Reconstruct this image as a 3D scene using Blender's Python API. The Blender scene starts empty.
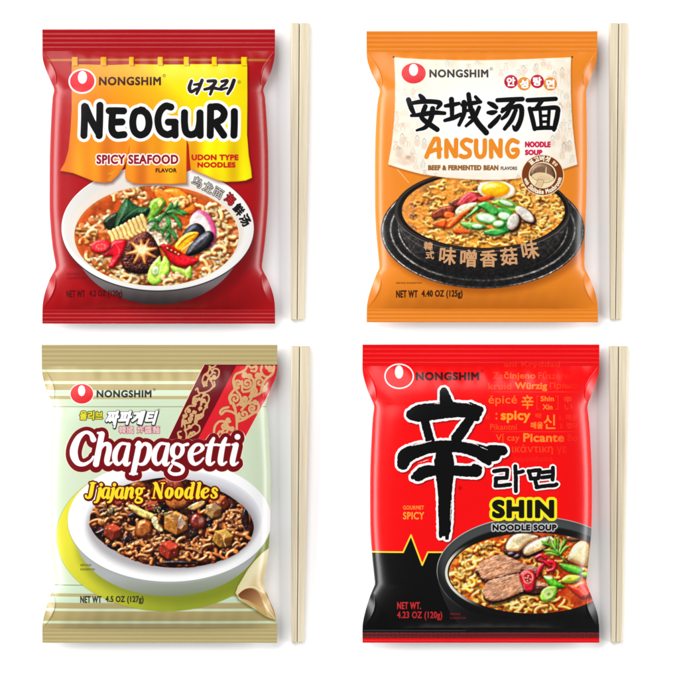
import bpy, math, random
import numpy as np
from math import sin, cos, pi, radians

# ------------------------------------------------------------------ print shop
# The front of every packet is printed artwork.  It is drawn here with plain
# numpy (shapes, brush strokes, letters) onto a generated texture.
S = 4                                   # texels per layout unit

_font_cache = {}
def glyph_edges(txt, sp=1.):
    """boundary edges (n,4) of a text set in Blender's built-in font"""
    if (txt, sp) in _font_cache:
        return _font_cache[(txt, sp)]
    cu = bpy.data.curves.new('lettering', 'FONT')
    cu.body = txt
    cu.resolution_u = 5
    cu.space_character = sp
    ob = bpy.data.objects.new('lettering', cu)
    bpy.context.scene.collection.objects.link(ob)
    bpy.context.view_layer.update()
    dg = bpy.context.evaluated_depsgraph_get()
    me = ob.evaluated_get(dg).to_mesh()
    v = np.array([(p.co.x, p.co.y) for p in me.vertices]) if len(me.vertices) else np.zeros((0, 2))
    cnt = {}
    for p in me.polygons:
        vs = list(p.vertices)
        for a, b in zip(vs, vs[1:] + vs[:1]):
            k = (min(a, b), max(a, b))
            cnt[k] = cnt.get(k, 0) + 1
    e = [k for k, c in cnt.items() if c == 1]
    out = np.array([[v[a][0], v[a][1], v[b][0], v[b][1]] for a, b in e]) if e else np.zeros((0, 4))
    ob.evaluated_get(dg).to_mesh_clear()
    bpy.data.objects.remove(ob)
    bpy.data.curves.remove(cu)
    _font_cache[(txt, sp)] = out
    return out

def spline(pts, n=8, closed=False):
    """Catmull-Rom through pts (any number of columns)"""
    p = np.array(pts, float)
    if len(p) < 3 and not closed:
        t = np.linspace(0, 1, n + 1)[:, None]
        return p[0] * (1 - t) + p[-1] * t if len(p) == 2 else p
    if closed:
        q = np.vstack([p[-1], p, p[0], p[1]])
    else:
        q = np.vstack([2 * p[0] - p[1], p, 2 * p[-1] - p[-2]])
    out = []
    t = np.linspace(0, 1, n, endpoint=False)[:, None]
    for i in range(1, len(q) - 2):
        a, b, c, d = q[i - 1], q[i], q[i + 1], q[i + 2]
        out.append(.5 * ((2 * b) + (c - a) * t + (2 * a - 5 * b + 4 * c - d) * t ** 2 + (3 * b - a - 3 * c + d) * t ** 3))
    if not closed:
        out.append(p[-1][None])
    return np.vstack(out)

def col(c):
    return np.array(c, float) / 255.

LIGHT = np.array([-.42, -.62, .66]); LIGHT = LIGHT / np.linalg.norm(LIGHT)
HALF = LIGHT + np.array([0, 0, 1.]); HALF = HALF / np.linalg.norm(HALF)

def sstep(x, a, b):
    t = np.clip((x - a) / (b - a), 0, 1)
    return t * t * (3 - 2 * t)

class Canvas:
    def __init__(s, x0, y0, x1, y1, base, seed=1):
        s.x0, s.y0 = x0, y0
        s.W, s.H = int((x1 - x0) * S), int((y1 - y0) * S)
        s.A = np.ones((s.H, s.W, 3), np.float32) * col(base).astype(np.float32)
        s.R = np.zeros((s.H, s.W), np.uint8)
        s.clip = None
        s.rng = np.random.default_rng(seed)
        s.n6, s.n2, s.n1 = s.noise(6), s.noise(2.2), s.noise(.8)

    def noise(s, px, sx=None):
        sy = px; sx = sx or px
        h, w = int(s.H / (sy * S)) + 3, int(s.W / (sx * S)) + 3
        g = s.rng.random((h, w))
        yy = np.arange(s.H) / (sy * S); xx = np.arange(s.W) / (sx * S)
        yi, xi = yy.astype(int), xx.astype(int)
        fy = sstep(yy - yi, 0, 1)[:, None]; fx = sstep(xx - xi, 0, 1)[None]
        a = g[yi][:, xi]; b = g[yi][:, xi + 1]; c = g[yi + 1][:, xi]; d = g[yi + 1][:, xi + 1]
        return (((a * (1 - fx) + b * fx) * (1 - fy) + (c * (1 - fx) + d * fx) * fy) * 2 - 1).astype(np.float32)

    def win(s, x0, y0, x1, y1, pad=0):
        i0 = max(0, int((x0 - pad - s.x0) * S)); i1 = min(s.W, int((x1 + pad - s.x0) * S) + 1)
        j0 = max(0, int((y0 - pad - s.y0) * S)); j1 = min(s.H, int((y1 + pad - s.y0) * S) + 1)
        i1 = max(i1, i0 + 1) if i0 < s.W else i0; j1 = max(j1, j0 + 1) if j0 < s.H else j0
        return (slice(j0, j1), slice(i0, i1))

    def xy(s, w):
        ys, xs = w
        X = (np.arange(xs.start, xs.stop) + .5) / S + s.x0
        Y = (np.arange(ys.start, ys.stop) + .5) / S + s.y0
        return X[None, :], Y[:, None]

    def put(s, w, a, c, reg=None):
        if a.size == 0:
            return
        if s.clip is not None:
            a = a * s.clip[w]
        c = np.asarray(c)
        if c.ndim == 1:
            c = c[None, None]
        s.A[w] = s.A[w] * (1 - a[..., None]) + c * a[..., None]
        if reg is not None:
            r = s.R[w]; r[a > .5] = reg

    def dim(s, w, a, k=(0, 0, 0)):
        s.put(w, a, np.array(k, float) / 255)

    # --- shapes: each returns (window, signed distance, negative inside)
    def poly(s, pts, smooth=0, pad=9):
        p = spline(pts, smooth, True) if smooth else np.array(pts, float)
        w = s.win(p[:, 0].min(), p[:, 1].min(), p[:, 0].max(), p[:, 1].max(), pad)
        e = np.hstack([p, np.roll(p, -1, 0)])
        return s.edges(w, e, pad, full=True)

    def edges(s, w, e, pad, full=False):
        X, Y = s.xy(w)
        h, wd = Y.shape[0], X.shape[1]
        if h == 0 or wd == 0:
            return w, np.zeros((h, wd))
        D = np.full((h, wd), 1e3)
        par = np.zeros((h, wd + 1), np.int32)
        bx, by = X[0, 0], Y[0, 0]
        for ax, ay, cx, cy in e:
            dx, dy = cx - ax, cy - ay
            L = dx * dx + dy * dy
            if L < 1e-12:
                continue
            # parity
            lo, hi = (ay, cy) if ay < cy else (cy, ay)
            j0 = max(0, int(math.ceil((lo - by) * S))); j1 = min(h, int(math.ceil((hi - by) * S)))
            if j1 > j0:
                yy = by + np.arange(j0, j1) / S
                xx = ax + (yy - ay) * dx / dy
                ii = np.clip(np.ceil((xx - bx) * S), 0, wd).astype(int)
                np.add.at(par, (np.arange(j0, j1), ii), 1)
            # distance
            if full:
                a0, a1, b0, b1 = 0, h, 0, wd
            else:
                a0 = max(0, int((lo - pad - by) * S)); a1 = min(h, int((hi + pad - by) * S) + 1)
                b0 = max(0, int((min(ax, cx) - pad - bx) * S)); b1 = min(wd, int((max(ax, cx) + pad - bx) * S) + 1)
                if a1 <= a0 or b1 <= b0:
                    continue
            px = X[:, b0:b1] - ax; py = Y[a0:a1] - ay
            t = np.clip((px * dx + py * dy) / L, 0, 1)
            d = (px - t * dx) ** 2 + (py - t * dy) ** 2
            np.minimum(D[a0:a1, b0:b1], d, out=D[a0:a1, b0:b1])
        D = np.sqrt(D)
        inside = (np.cumsum(par, 1)[:, :wd] % 2) == 1
        for j in np.nonzero(par.sum(1) % 2)[0]:
            inside[j] = inside[j - 1]
        return w, np.where(inside, -D, D)

    def ell(s, cx, cy, rx, ry, rot=0, pad=9):
        m = max(rx, ry)
        w = s.win(cx - m, cy - m, cx + m, cy + m, pad)
        X, Y = s.xy(w)
        c, n = cos(radians(rot)), sin(radians(rot))
        u = ((X - cx) * c + (Y - cy) * n) / rx; v = (-(X - cx) * n + (Y - cy) * c) / ry
        k = np.sqrt(u * u + v * v) + 1e-9
        g = np.sqrt((u / rx) ** 2 + (v / ry) ** 2) / k + 1e-9
        return w, (k - 1) / g

    def brush(s, strokes, pad=7, n=8):
        """union of tapered round strokes, each a list of (x, y, r)"""
        ps = [spline(k, n) if len(k) > 1 else np.array(k * 2, float) for k in strokes]
        al = np.vstack(ps)
        r = al[:, 2].max()
        w = s.win(al[:, 0].min() - r, al[:, 1].min() - r, al[:, 0].max() + r, al[:, 1].max() + r, pad)
        X, Y = s.xy(w)
        D = np.full((Y.shape[0], X.shape[1]), 1e3)
        if D.size == 0:
            return w, D
        bx, by = X[0, 0], Y[0, 0]
        for p in ps:
            for a, b in zip(p[:-1], p[1:]):
                q = max(a[2], b[2]) + pad
                b0 = max(0, int((min(a[0], b[0]) - q - bx) * S)); b1 = int((max(a[0], b[0]) + q - bx) * S) + 1
                a0 = max(0, int((min(a[1], b[1]) - q - by) * S)); a1 = int((max(a[1], b[1]) + q - by) * S) + 1
                sub = D[a0:a1, b0:b1]
                if sub.size == 0:
                    continue
                px = X[:, b0:b1] - a[0]; py = Y[a0:a1] - a[1]
                dx, dy = b[0] - a[0], b[1] - a[1]
                L = dx * dx + dy * dy
                t = np.clip((px * dx + py * dy) / L, 0, 1) if L > 1e-9 else 0 * (px + py)
                d = np.sqrt((px - t * dx) ** 2 + (py - t * dy) ** 2) - (a[2] + (b[2] - a[2]) * t)
                np.minimum(sub, d, out=sub)
        return w, D

    def text(s, txt, x0, y0, x1, y1, bold=0., shear=0., rot=0., warp=None, pad=6, sp=1.1):
        e = glyph_edges(txt, sp)
        if not len(e):
            return s.win(x0, y0, x0, y0), np.ones((1, 1))
        xs = e[:, [0, 2]]; ys = e[:, [1, 3]]
        a, b = xs.min(), xs.max(); c, d = ys.min(), ys.max()
        X = (xs - a) / (b - a) * (x1 - x0 - 2 * bold) + x0 + bold
        Y = y1 - bold - (ys - c) / (d - c) * (y1 - y0 - 2 * bold)
        if shear:
            X = X + shear * ((y0 + y1) / 2 - Y)
        if rot:
            cx, cy = (x0 + x1) / 2, (y0 + y1) / 2
            k, n = cos(radians(rot)), sin(radians(rot))
            X, Y = cx + (X - cx) * k - (Y - cy) * n, cy + (X - cx) * n + (Y - cy) * k
        if warp:
            X, Y = warp(X, Y)
        w = s.win(X.min(), Y.min(), X.max(), Y.max(), pad)
        w, D = s.edges(w, np.stack([X[:, 0], Y[:, 0], X[:, 1], Y[:, 1]], 1), pad)
        return w, D - bold

    # --- paint
    def fill(s, sh, c, grow=0., off=None, alpha=1., reg=None, soft=0.):
        w, D = sh
        if off:
            D = np.roll(D, (int(round(off[1] * S)), int(round(off[0] * S))), (0, 1))
        a = np.clip(.5 - (D - grow) * S, 0, 1) if not soft else 1 - sstep(D - grow, -soft, soft)
        s.put(w, a * alpha, col(c) if not isinstance(c, np.ndarray) else c, reg)

    def grad(s, sh, c0, c1, p0, p1, alpha=1., reg=None, grow=0.):
        w, D = sh
        X, Y = s.xy(w)
        dx, dy = p1[0] - p0[0], p1[1] - p0[1]
        t = np.clip(((X - p0[0]) * dx + (Y - p0[1]) * dy) / (dx * dx + dy * dy), 0, 1)[..., None]
        s.put(w, np.clip(.5 - (D - grow) * S, 0, 1) * alpha, col(c0) * (1 - t) + col(c1) * t, reg)

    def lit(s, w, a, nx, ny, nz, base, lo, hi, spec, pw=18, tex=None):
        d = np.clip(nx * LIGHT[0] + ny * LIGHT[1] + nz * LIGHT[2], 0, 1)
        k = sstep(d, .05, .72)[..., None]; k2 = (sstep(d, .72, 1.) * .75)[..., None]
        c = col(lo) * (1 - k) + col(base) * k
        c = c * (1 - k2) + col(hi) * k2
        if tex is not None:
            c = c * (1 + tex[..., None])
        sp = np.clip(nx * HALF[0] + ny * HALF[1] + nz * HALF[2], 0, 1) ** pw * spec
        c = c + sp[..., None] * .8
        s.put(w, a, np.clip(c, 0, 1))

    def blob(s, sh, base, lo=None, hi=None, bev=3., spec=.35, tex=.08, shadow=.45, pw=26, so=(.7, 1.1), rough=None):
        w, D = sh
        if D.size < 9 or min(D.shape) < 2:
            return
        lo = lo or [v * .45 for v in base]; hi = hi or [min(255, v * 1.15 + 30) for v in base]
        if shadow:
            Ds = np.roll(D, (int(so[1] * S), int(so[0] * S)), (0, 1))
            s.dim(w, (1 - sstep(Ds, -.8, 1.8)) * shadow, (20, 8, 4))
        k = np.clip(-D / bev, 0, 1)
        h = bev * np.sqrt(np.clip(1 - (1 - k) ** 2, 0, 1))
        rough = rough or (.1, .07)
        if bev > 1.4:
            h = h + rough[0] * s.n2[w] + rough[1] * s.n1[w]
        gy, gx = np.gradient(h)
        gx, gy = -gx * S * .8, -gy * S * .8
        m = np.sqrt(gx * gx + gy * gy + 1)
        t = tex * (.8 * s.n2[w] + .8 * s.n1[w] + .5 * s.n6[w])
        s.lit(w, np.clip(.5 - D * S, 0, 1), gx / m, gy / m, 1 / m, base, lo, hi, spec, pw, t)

    def tube(s, pts, r, base, lo, hi, spec=.4, shadow=.5, pw=22):
        p = np.array(pts, float)
        w = s.win(p[:, 0].min(), p[:, 1].min(), p[:, 0].max(), p[:, 1].max(), r + 2.5)
        X, Y = s.xy(w)
        D = np.full((Y.shape[0], X.shape[1]), 99.)
        if min(D.shape) < 3:
            return
        VX = np.zeros_like(D); VY = np.zeros_like(D)
        bx, by = X[0, 0], Y[0, 0]; q = r + 2.5
        for a, b in zip(p[:-1], p[1:]):
            b0 = max(0, int((min(a[0], b[0]) - q - bx) * S)); b1 = int((max(a[0], b[0]) + q - bx) * S) + 1
            a0 = max(0, int((min(a[1], b[1]) - q - by) * S)); a1 = int((max(a[1], b[1]) + q - by) * S) + 1
            sub = D[a0:a1, b0:b1]
            if sub.size == 0 or b1 <= 0 or a1 <= 0:
                continue
            px = X[:, b0:b1] - a[0]; py = Y[a0:a1] - a[1]
            dx, dy = b[0] - a[0], b[1] - a[1]
            L = dx * dx + dy * dy
            t = np.clip((px * dx + py * dy) / L, 0, 1) if L > 1e-9 else 0 * (px + py)
            ex, ey = px - t * dx, py - t * dy
            d = np.sqrt(ex * ex + ey * ey)
            m = d < sub
            sub[m] = d[m]
            VX[a0:a1, b0:b1][m] = ex[m]; VY[a0:a1, b0:b1][m] = ey[m]
        if shadow:
            Ds = np.roll(D, (int(.9 * S), int(.5 * S)), (0, 1))
            s.dim(w, (1 - sstep(Ds, r * .6, r + 1.3)) * shadow, (45, 14, 4))
        t = np.clip(D / r, 0, 1)
        nz = np.sqrt(np.clip(1 - t * t * .92, 0, 1))
        s.lit(w, np.clip(.5 - (D - r) * S, 0, 1), VX / r * .96, VY / r * .96, nz, base, lo, hi, spec, pw, .06 * s.n2[w])

    def setclip(s, sh=None, grow=0.):
        if sh is None:
            s.clip = None
            return
        w, D = sh
        m = np.zeros((s.H, s.W), np.float32)
        m[w] = np.clip(.5 - (D - grow) * S, 0, 1)
        s.clip = m

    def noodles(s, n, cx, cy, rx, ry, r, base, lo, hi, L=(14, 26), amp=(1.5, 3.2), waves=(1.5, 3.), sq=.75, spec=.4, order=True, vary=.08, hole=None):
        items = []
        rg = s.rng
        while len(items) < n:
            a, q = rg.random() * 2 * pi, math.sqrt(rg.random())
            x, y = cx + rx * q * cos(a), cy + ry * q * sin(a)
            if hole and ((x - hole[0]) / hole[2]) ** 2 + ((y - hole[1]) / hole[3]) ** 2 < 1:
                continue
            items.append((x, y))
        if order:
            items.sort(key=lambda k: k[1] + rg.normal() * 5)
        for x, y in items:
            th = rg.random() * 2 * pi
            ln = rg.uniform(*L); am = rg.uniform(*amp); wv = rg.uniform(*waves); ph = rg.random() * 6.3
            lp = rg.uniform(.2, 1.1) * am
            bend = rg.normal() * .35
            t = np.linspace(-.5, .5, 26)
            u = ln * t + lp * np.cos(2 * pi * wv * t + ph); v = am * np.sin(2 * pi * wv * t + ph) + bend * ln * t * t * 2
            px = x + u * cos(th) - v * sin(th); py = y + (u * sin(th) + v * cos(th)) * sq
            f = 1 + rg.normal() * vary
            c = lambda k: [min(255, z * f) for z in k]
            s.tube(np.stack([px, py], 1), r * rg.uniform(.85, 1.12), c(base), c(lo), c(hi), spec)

    def photo(s, sh, blur=.32, local=.2, grain=.035, warm=None):
        """printed-photograph look: soft focus, local contrast, fine texture"""
        w, D = sh
        B = s.A[w]
        def g(im, sig):
            n = int(sig * 2.5) + 1
            k = np.exp(-.5 * (np.arange(-n, n + 1) / sig) ** 2); k /= k.sum()
            for ax in (0, 1):
                p = np.pad(im, [(n, n) if i == ax else (0, 0) for i in range(3)], 'edge')
                im = sum(k[i] * (p[i:i + im.shape[0]] if ax == 0 else p[:, i:i + im.shape[1]]) for i in range(2 * n + 1))
            return im
        base = g(B, blur * S)
        out = base + local * (base - g(B, 2.6 * S))
        out = out * (1 + grain * (s.n1[w] + .8 * s.n2[w]) + .07 * s.n6[w])[..., None]
        m = out.mean(-1, keepdims=True)
        out = m + (out - m) * 1.1
        s.A[w] = B + (np.clip(out, 0, 1) - B) * np.clip(.5 - D * S, 0, 1)[..., None]

    def glaze(s, sh, c, amt=.6, lo=-.05, hi=.5):
        w, D = sh
        s.put(w, np.clip(.5 - D * S, 0, 1) * sstep(s.n6[w] + .35 * s.n2[w], lo, hi) * amt, col(c))

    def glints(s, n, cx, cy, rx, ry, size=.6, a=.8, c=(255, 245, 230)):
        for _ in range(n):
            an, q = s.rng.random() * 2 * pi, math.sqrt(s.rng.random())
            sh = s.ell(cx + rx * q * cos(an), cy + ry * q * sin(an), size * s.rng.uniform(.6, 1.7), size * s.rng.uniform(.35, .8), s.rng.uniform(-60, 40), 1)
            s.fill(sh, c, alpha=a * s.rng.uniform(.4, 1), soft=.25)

    def mottle(s, sh, amt, which='n6', tint=(1, 1, 1)):
        w, D = sh
        a = np.clip(.5 - D * S, 0, 1)
        if s.clip is not None:
            a = a * s.clip[w]
        f = getattr(s, which)[w] * amt * a
        s.A[w] = np.clip(s.A[w] * (1 + f[..., None] * np.array(tint)), 0, 1)

    def out(s):
        return np.clip(s.A, 0, 1)

def P(o, k, pts):
    """crop pixels -> layout units"""
    return [(o[0] + p[0] / k, o[1] + p[1] / k) + tuple(v / k for v in p[2:]) for p in pts]

def RR(pts, r):
    return [(p[0], p[1], r) if len(p) == 2 else p for p in pts]

# bold italic serif letters for the pasta-style pack (baseline 570, x-height 430)
G = {
 'C': [[(152, 402, 21), (135, 366, 15), (98, 354, 12), (52, 390, 21), (22, 460, 28), (22, 515, 28), (47, 560, 20), (90, 570, 13), (135, 545, 9), (152, 518, 7)]],
 'h': [[(62, 366, 21), (22, 568, 22)], [(35, 358, 8), (66, 360, 12)], [(42, 485, 8), (76, 437, 12), (106, 437, 18), (111, 470, 20), (96, 545, 20), (106, 570, 12), (131, 556, 6)]],
 'a': [[(105, 432, 10), (62, 432, 12), (28, 480, 19), (21, 535, 19), (40, 568, 14), (70, 550, 8), (95, 500, 7)], [(115, 436, 14), (92, 550, 20), (105, 572, 12), (124, 558, 6)]],
 'p': [[(50, 438, 12), (66, 442, 20), (28, 628, 20)], [(6, 634, 8), (52, 634, 8)], [(72, 468, 8), (102, 432, 12), (136, 450, 18), (131, 510, 19), (106, 560, 15), (72, 570, 9), (52, 552, 7)]],
 'g': [[(80, 432, 10), (105, 452, 15), (104, 490, 15), (76, 523, 11), (43, 508, 17), (40, 465, 18), (60, 436, 12), (80, 432, 10)], [(100, 444, 8), (142, 434, 12)], [(56, 528, 8), (40, 556, 11), (80, 574, 14), (110, 598, 14), (96, 630, 12), (46, 636, 12), (16, 615, 10), (34, 578, 8)]],
 'e': [[(18, 508, 9), (72, 490, 8), (100, 460, 14), (80, 436, 11), (46, 445, 14), (19, 490, 20), (21, 540, 20), (46, 568, 13), (80, 555, 9), (105, 528, 6)]],
 't': [[(54, 396, 12), (36, 440, 18), (18, 545, 20), (34, 570, 12), (60, 554, 6)], [(4, 440, 9), (80, 437, 9)]],
 'i': [[(50, 440, 20), (26, 550, 20), (40, 572, 11), (64, 557, 6)], [(26, 437, 8), (54, 437, 10)], [(60, 384, 21)]],
 'n': [[(45, 436, 16), (48, 450, 20), (25, 568, 20)], [(50, 485, 8), (85, 437, 12), (115, 437, 18), (118, 470, 20), (103, 545, 20), (115, 570, 11), (138, 557, 6)]],
 'o': [[(70, 432, 11), (102, 455, 18), (102, 510, 20), (75, 562, 13), (60, 568, 11), (32, 545, 19), (30, 490, 20), (50, 440, 13), (70, 432, 11)]],
 'd': [[(100, 434, 10), (60, 432, 12), (28, 480, 19), (21, 535, 19), (40, 568, 14), (70, 550, 8), (95, 500, 7)], [(128, 366, 18), (92, 550, 20), (105, 572, 12), (124, 558, 6)], [(98, 360, 8), (128, 360, 10)]],
 'l': [[(60, 366, 18), (28, 545, 20), (40, 572, 11), (62, 556, 6)], [(32, 360, 8), (62, 360, 10)]],
 's': [[(95, 460, 13), (75, 434, 10), (45, 440, 13), (38, 475, 16), (75, 510, 18), (85, 545, 15), (55, 570, 10), (22, 560, 10), (15, 535, 13)]],
 'j': [[(60, 440, 18), (35, 560, 19), (12, 620, 14), (-22, 632, 10)], [(35, 437, 8), (62, 437, 10)], [(72, 384, 20)]],
 'J': [[(98, 370, 22), (66, 530, 22), (40, 568, 14), (6, 562, 12), (0, 540, 14)], [(60, 362, 8), (138, 362, 8)]],
 'N': [[(50, 370, 9), (20, 570, 9)], [(52, 372, 22), (122, 560, 22)], [(152, 365, 9), (126, 565, 9)], [(20, 364, 8), (62, 364, 8)], [(0, 572, 8), (42, 572, 8)], [(128, 362, 8), (178, 362, 8)]],
}
def glyph(ch, x, base, k, fat=1.):
    return [[(x + p[0] * k, base + (p[1] - 570) * k, p[2] * k * fat) for p in st] for st in G[ch]]

def emblem(c, cx, cy, rx, ry, ring, egg, red=(232, 22, 42), reg=None, thin=False):
    if ring:
        c.fill(c.ell(cx, cy, rx + ring, ry + ring), (255, 252, 248), reg=reg)
    c.fill(c.ell(cx, cy, rx, ry), red, reg=reg)
    c.fill(c.ell(*egg), (255, 255, 255), reg=reg)

def tiny(c, txt, x0, y0, x1, y1, k, a=.85, bold=.1):
    c.fill(c.text(txt, x0, y0, x1, y1, bold), k, alpha=a)

def regmark(c, x, y, r, k, a=.7):
    w, D = c.ell(x, y, r, r)
    c.fill((w, np.abs(D) - .22), k, alpha=a)
    c.fill(c.text('R', x - r * .45, y - r * .6, x + r * .5, y + r * .6, .05), k, alpha=a)
# regions of the print that become parts of their own
EMB, TIT, BAN, DISH, FOOD, ROLL, BADGE, MAT = 1, 2, 3, 4, 5, 6, 7, 8

def art_red():
    c = Canvas(41, 28.5, 277, 324.5, (176, 12, 21), 11)
    # deeper red towards the bottom right, brighter band on top
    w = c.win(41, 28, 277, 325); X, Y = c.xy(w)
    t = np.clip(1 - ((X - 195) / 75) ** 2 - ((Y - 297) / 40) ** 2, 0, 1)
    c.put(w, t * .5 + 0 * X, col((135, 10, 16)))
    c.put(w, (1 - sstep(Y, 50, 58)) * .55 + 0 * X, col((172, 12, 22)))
    # rod
    w = c.win(41, 58, 277, 63); X, Y = c.xy(w)
    k = 1 - np.abs((Y - 60.2) / 2.1); k = np.clip(k, 0, 1)[..., None] + 0 * X[..., None]
    a = np.clip((2.1 - np.abs(Y - 60.2)) * 4, 0, 1) * sstep(X, 43, 54) * sstep(-X, -275, -262)
    c.put(w, a, col((130, 45, 15)) * (1 - k) + col((226, 122, 52)) * k)
    c.fill(c.poly([(70, 63), (110, 66), (245, 63), (245, 67), (72, 68)], 0), (95, 12, 6), alpha=.9, soft=1.5)
    # bowl
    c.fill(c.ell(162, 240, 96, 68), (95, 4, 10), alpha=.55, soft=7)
    c.grad(c.ell(158, 237, 85, 67.5), (120, 112, 112), (58, 52, 54), (158, 285), (158, 303), reg=DISH)
    sh = c.ell(158, 228.8, 96.3, 63)
    c.fill(sh, (60, 55, 58), reg=DISH)
    c.fill(c.ell(158, 228.3, 96, 62.2), (252, 250, 246), reg=DISH)
    c.setclip(c.ell(158, 228.3, 96, 62.2))
    c.grad(c.ell(157.5, 226, 94, 58), (222, 217, 212), (255, 253, 248), (90, 200), (190, 262), alpha=.8)
    c.fill(c.ell(157, 231, 86.5, 54), (238, 226, 214), alpha=.8, soft=3)
    c.setclip()
    soup = c.ell(157, 236, 82, 50)
    c.grad(soup, (192, 78, 30), (204, 100, 42), (100, 190), (220, 280), reg=FOOD)
    c.setclip(soup)
    w, D = soup
    c.put(w, (1 - sstep(-D, 0, 5)) * .55, col((232, 166, 98)))
    c.mottle(soup, .16); c.mottle(soup, .09, 'n2')
    BASE, LO, HI = (243, 206, 142), (176, 96, 40), (255, 246, 216)
    N = dict(L=(12, 26), amp=(1.9, 3.6), waves=(1.1, 2.3), spec=.4, vary=.12)
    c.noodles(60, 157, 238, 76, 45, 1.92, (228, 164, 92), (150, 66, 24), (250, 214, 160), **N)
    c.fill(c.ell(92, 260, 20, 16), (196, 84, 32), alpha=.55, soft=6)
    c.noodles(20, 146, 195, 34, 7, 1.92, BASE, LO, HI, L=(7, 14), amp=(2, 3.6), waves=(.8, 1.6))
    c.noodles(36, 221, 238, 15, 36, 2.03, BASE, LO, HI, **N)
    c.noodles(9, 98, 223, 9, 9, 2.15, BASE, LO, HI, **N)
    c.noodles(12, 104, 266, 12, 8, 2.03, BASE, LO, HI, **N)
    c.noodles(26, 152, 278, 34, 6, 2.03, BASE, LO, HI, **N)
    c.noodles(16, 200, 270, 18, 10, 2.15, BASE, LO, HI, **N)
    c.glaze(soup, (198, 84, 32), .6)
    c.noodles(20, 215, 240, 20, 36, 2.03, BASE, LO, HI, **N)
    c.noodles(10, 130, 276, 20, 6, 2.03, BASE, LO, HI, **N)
    # carrot and lettuce at the back
    c.blob(c.poly([(163, 192), (178, 189), (190, 198), (196, 210), (186, 214), (172, 205)], 4), (250, 146, 44), (205, 84, 14), (255, 196, 96), 4, .3, .1)
    c.blob(c.poly([(155, 190), (170, 194), (182, 206), (176, 210), (160, 202)], 4), (246, 134, 40), (200, 80, 14), (255, 190, 96), 3, .3, .1)
    c.noodles(5, 185, 202, 9, 5, 2.03, (248, 190, 110), (190, 90, 30), (255, 230, 180), L=(7, 12))
    c.blob(c.poly([(149, 209), (152, 201), (160, 198), (166, 202), (163, 210), (154, 219), (148, 220)], 4), (134, 186, 62), (62, 110, 26), (206, 232, 130), 4, .35, .12)
    c.blob(c.poly([(158, 203), (162, 200), (164, 204), (160, 209)], 4), (214, 214, 106), None, None, 2, .2, .1, .2)
    # seaweed
    c.blob(c.poly([(104, 222), (110, 216), (118, 213), (119, 222), (113, 231), (107, 228)], 4), (30, 36, 24), (8, 12, 8), (80, 92, 72), 4, .3)
    sw = c.poly([(128, 198.5), (133, 203), (140, 207), (150, 208), (148, 216), (138, 219), (126, 222), (121, 228), (116.5, 232), (115, 226), (119, 211), (124, 202)], 3)
    c.blob(sw, (36, 82, 46), (12, 34, 20), (92, 138, 92), 9, .3, .14)
    for q in ([(128, 200, .4), (124, 212, .7), (117, 226, .5)], [(140, 208, .4), (132, 213, .6), (123, 221, .4)], [(147, 209, .3), (140, 215, .5)]):
        c.fill(c.brush([q]), (122, 160, 118), alpha=.55, soft=.5)
    c.blob(c.poly([(120, 226), (128, 224), (130, 228), (122, 232), (117, 233)], 4), (166, 172, 60), (82, 96, 24), (226, 224, 130), 2.5, .3)
    # strand bundle
    for i in range(9):
        x = 113 + i * 4.0; y = 238 - i * 1.9
        c.tube(spline([(x - 2.5, y - 5.5 - (i > 4)), (x, y - 1), (x + 1.8, y + 4.5), (x + 4, y + 6)], 6), 2.3, (246, 216, 142), (186, 116, 48), (255, 246, 214), .35, .45)
    # fluffy white meat
    c.blob(c.poly([(150, 222), (160, 216), (172, 220), (178, 232), (174, 243), (162, 247), (151, 240), (147, 230)], 4), (238, 222, 186), (180, 130, 80), (255, 255, 240), 5, .2, .15, .5, rough=(.8, .3))
    for i in range(46):
        a, q = c.rng.random() * 6.28, math.sqrt(c.rng.random())
        x, y = 163 + 14 * q * cos(a), 231 + 14 * q * sin(a)
        c.blob(c.ell(x, y, c.rng.uniform(1.8, 4.2), c.rng.uniform(1.2, 2.4), c.rng.uniform(0, 180), 3), (248, 238, 206), (206, 160, 100), (255, 255, 245), 1.6, .2, .06, .25)
    # shiitake
    c.blob(c.poly([(124, 268), (121, 256), (125, 246), (135, 237), (146, 232), (153, 237), (160, 250), (162, 262), (156, 270), (142, 274), (130, 272)], 4), (78, 32, 28), (24, 8, 8), (150, 96, 82), 8, .35, .3, .6, rough=(.7, .5))
    c.glints(40, 141, 254, 18, 17, .5, .55, (226, 190, 172))
    star = []
    for a, ro in ((-62, 15), (-12, 15), (28, 16), (78, 15), (120, 16), (168, 16), (222, 15), (266, 13)):
        star += [(142.5 + ro * cos(radians(a)), 251 + ro * .86 * sin(radians(a))), (142.5 + 6.5 * cos(radians(a + 24)), 251 + 5.4 * sin(radians(a + 24)))]
    c.fill(c.poly(star, 3), (196, 106, 44), grow=.9)
    c.blob(c.poly(star, 3), (246, 200, 126), (206, 128, 60), (255, 240, 196), 3.4, .1, .12, .3)
    c.fill(c.ell(143, 250, 5.5, 4.5), (255, 240, 200), alpha=.8, soft=2.6)
    # chilies
    c.blob(c.poly([(112, 243), (118, 240), (127, 240.5), (125, 251), (120, 261), (114, 269), (109, 266), (113, 257), (104, 256)], 4), (212, 18, 36), (116, 4, 14), (250, 80, 80), 4, .5)
    c.blob(c.ell(101.4, 246.8, 10.2, 6.6, -8), (222, 30, 48), (130, 8, 20), (255, 110, 110), 2.4, .4)
    c.fill(c.ell(101.6, 246.8, 7, 4.2, -8), (234, 84, 84), alpha=.7, soft=1)
    for i in range(9):
        a = i * .7
        c.fill(c.ell(101.6 + 4.5 * cos(a), 246.8 + 2.5 * sin(a), .8, .5, i * 30, 2), (255, 190, 150), alpha=.8)
    c.fill(c.brush([[(116, 244, .3), (120, 252, .6), (114, 264, .3)]]), (255, 150, 150), alpha=.5, soft=.4)
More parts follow.
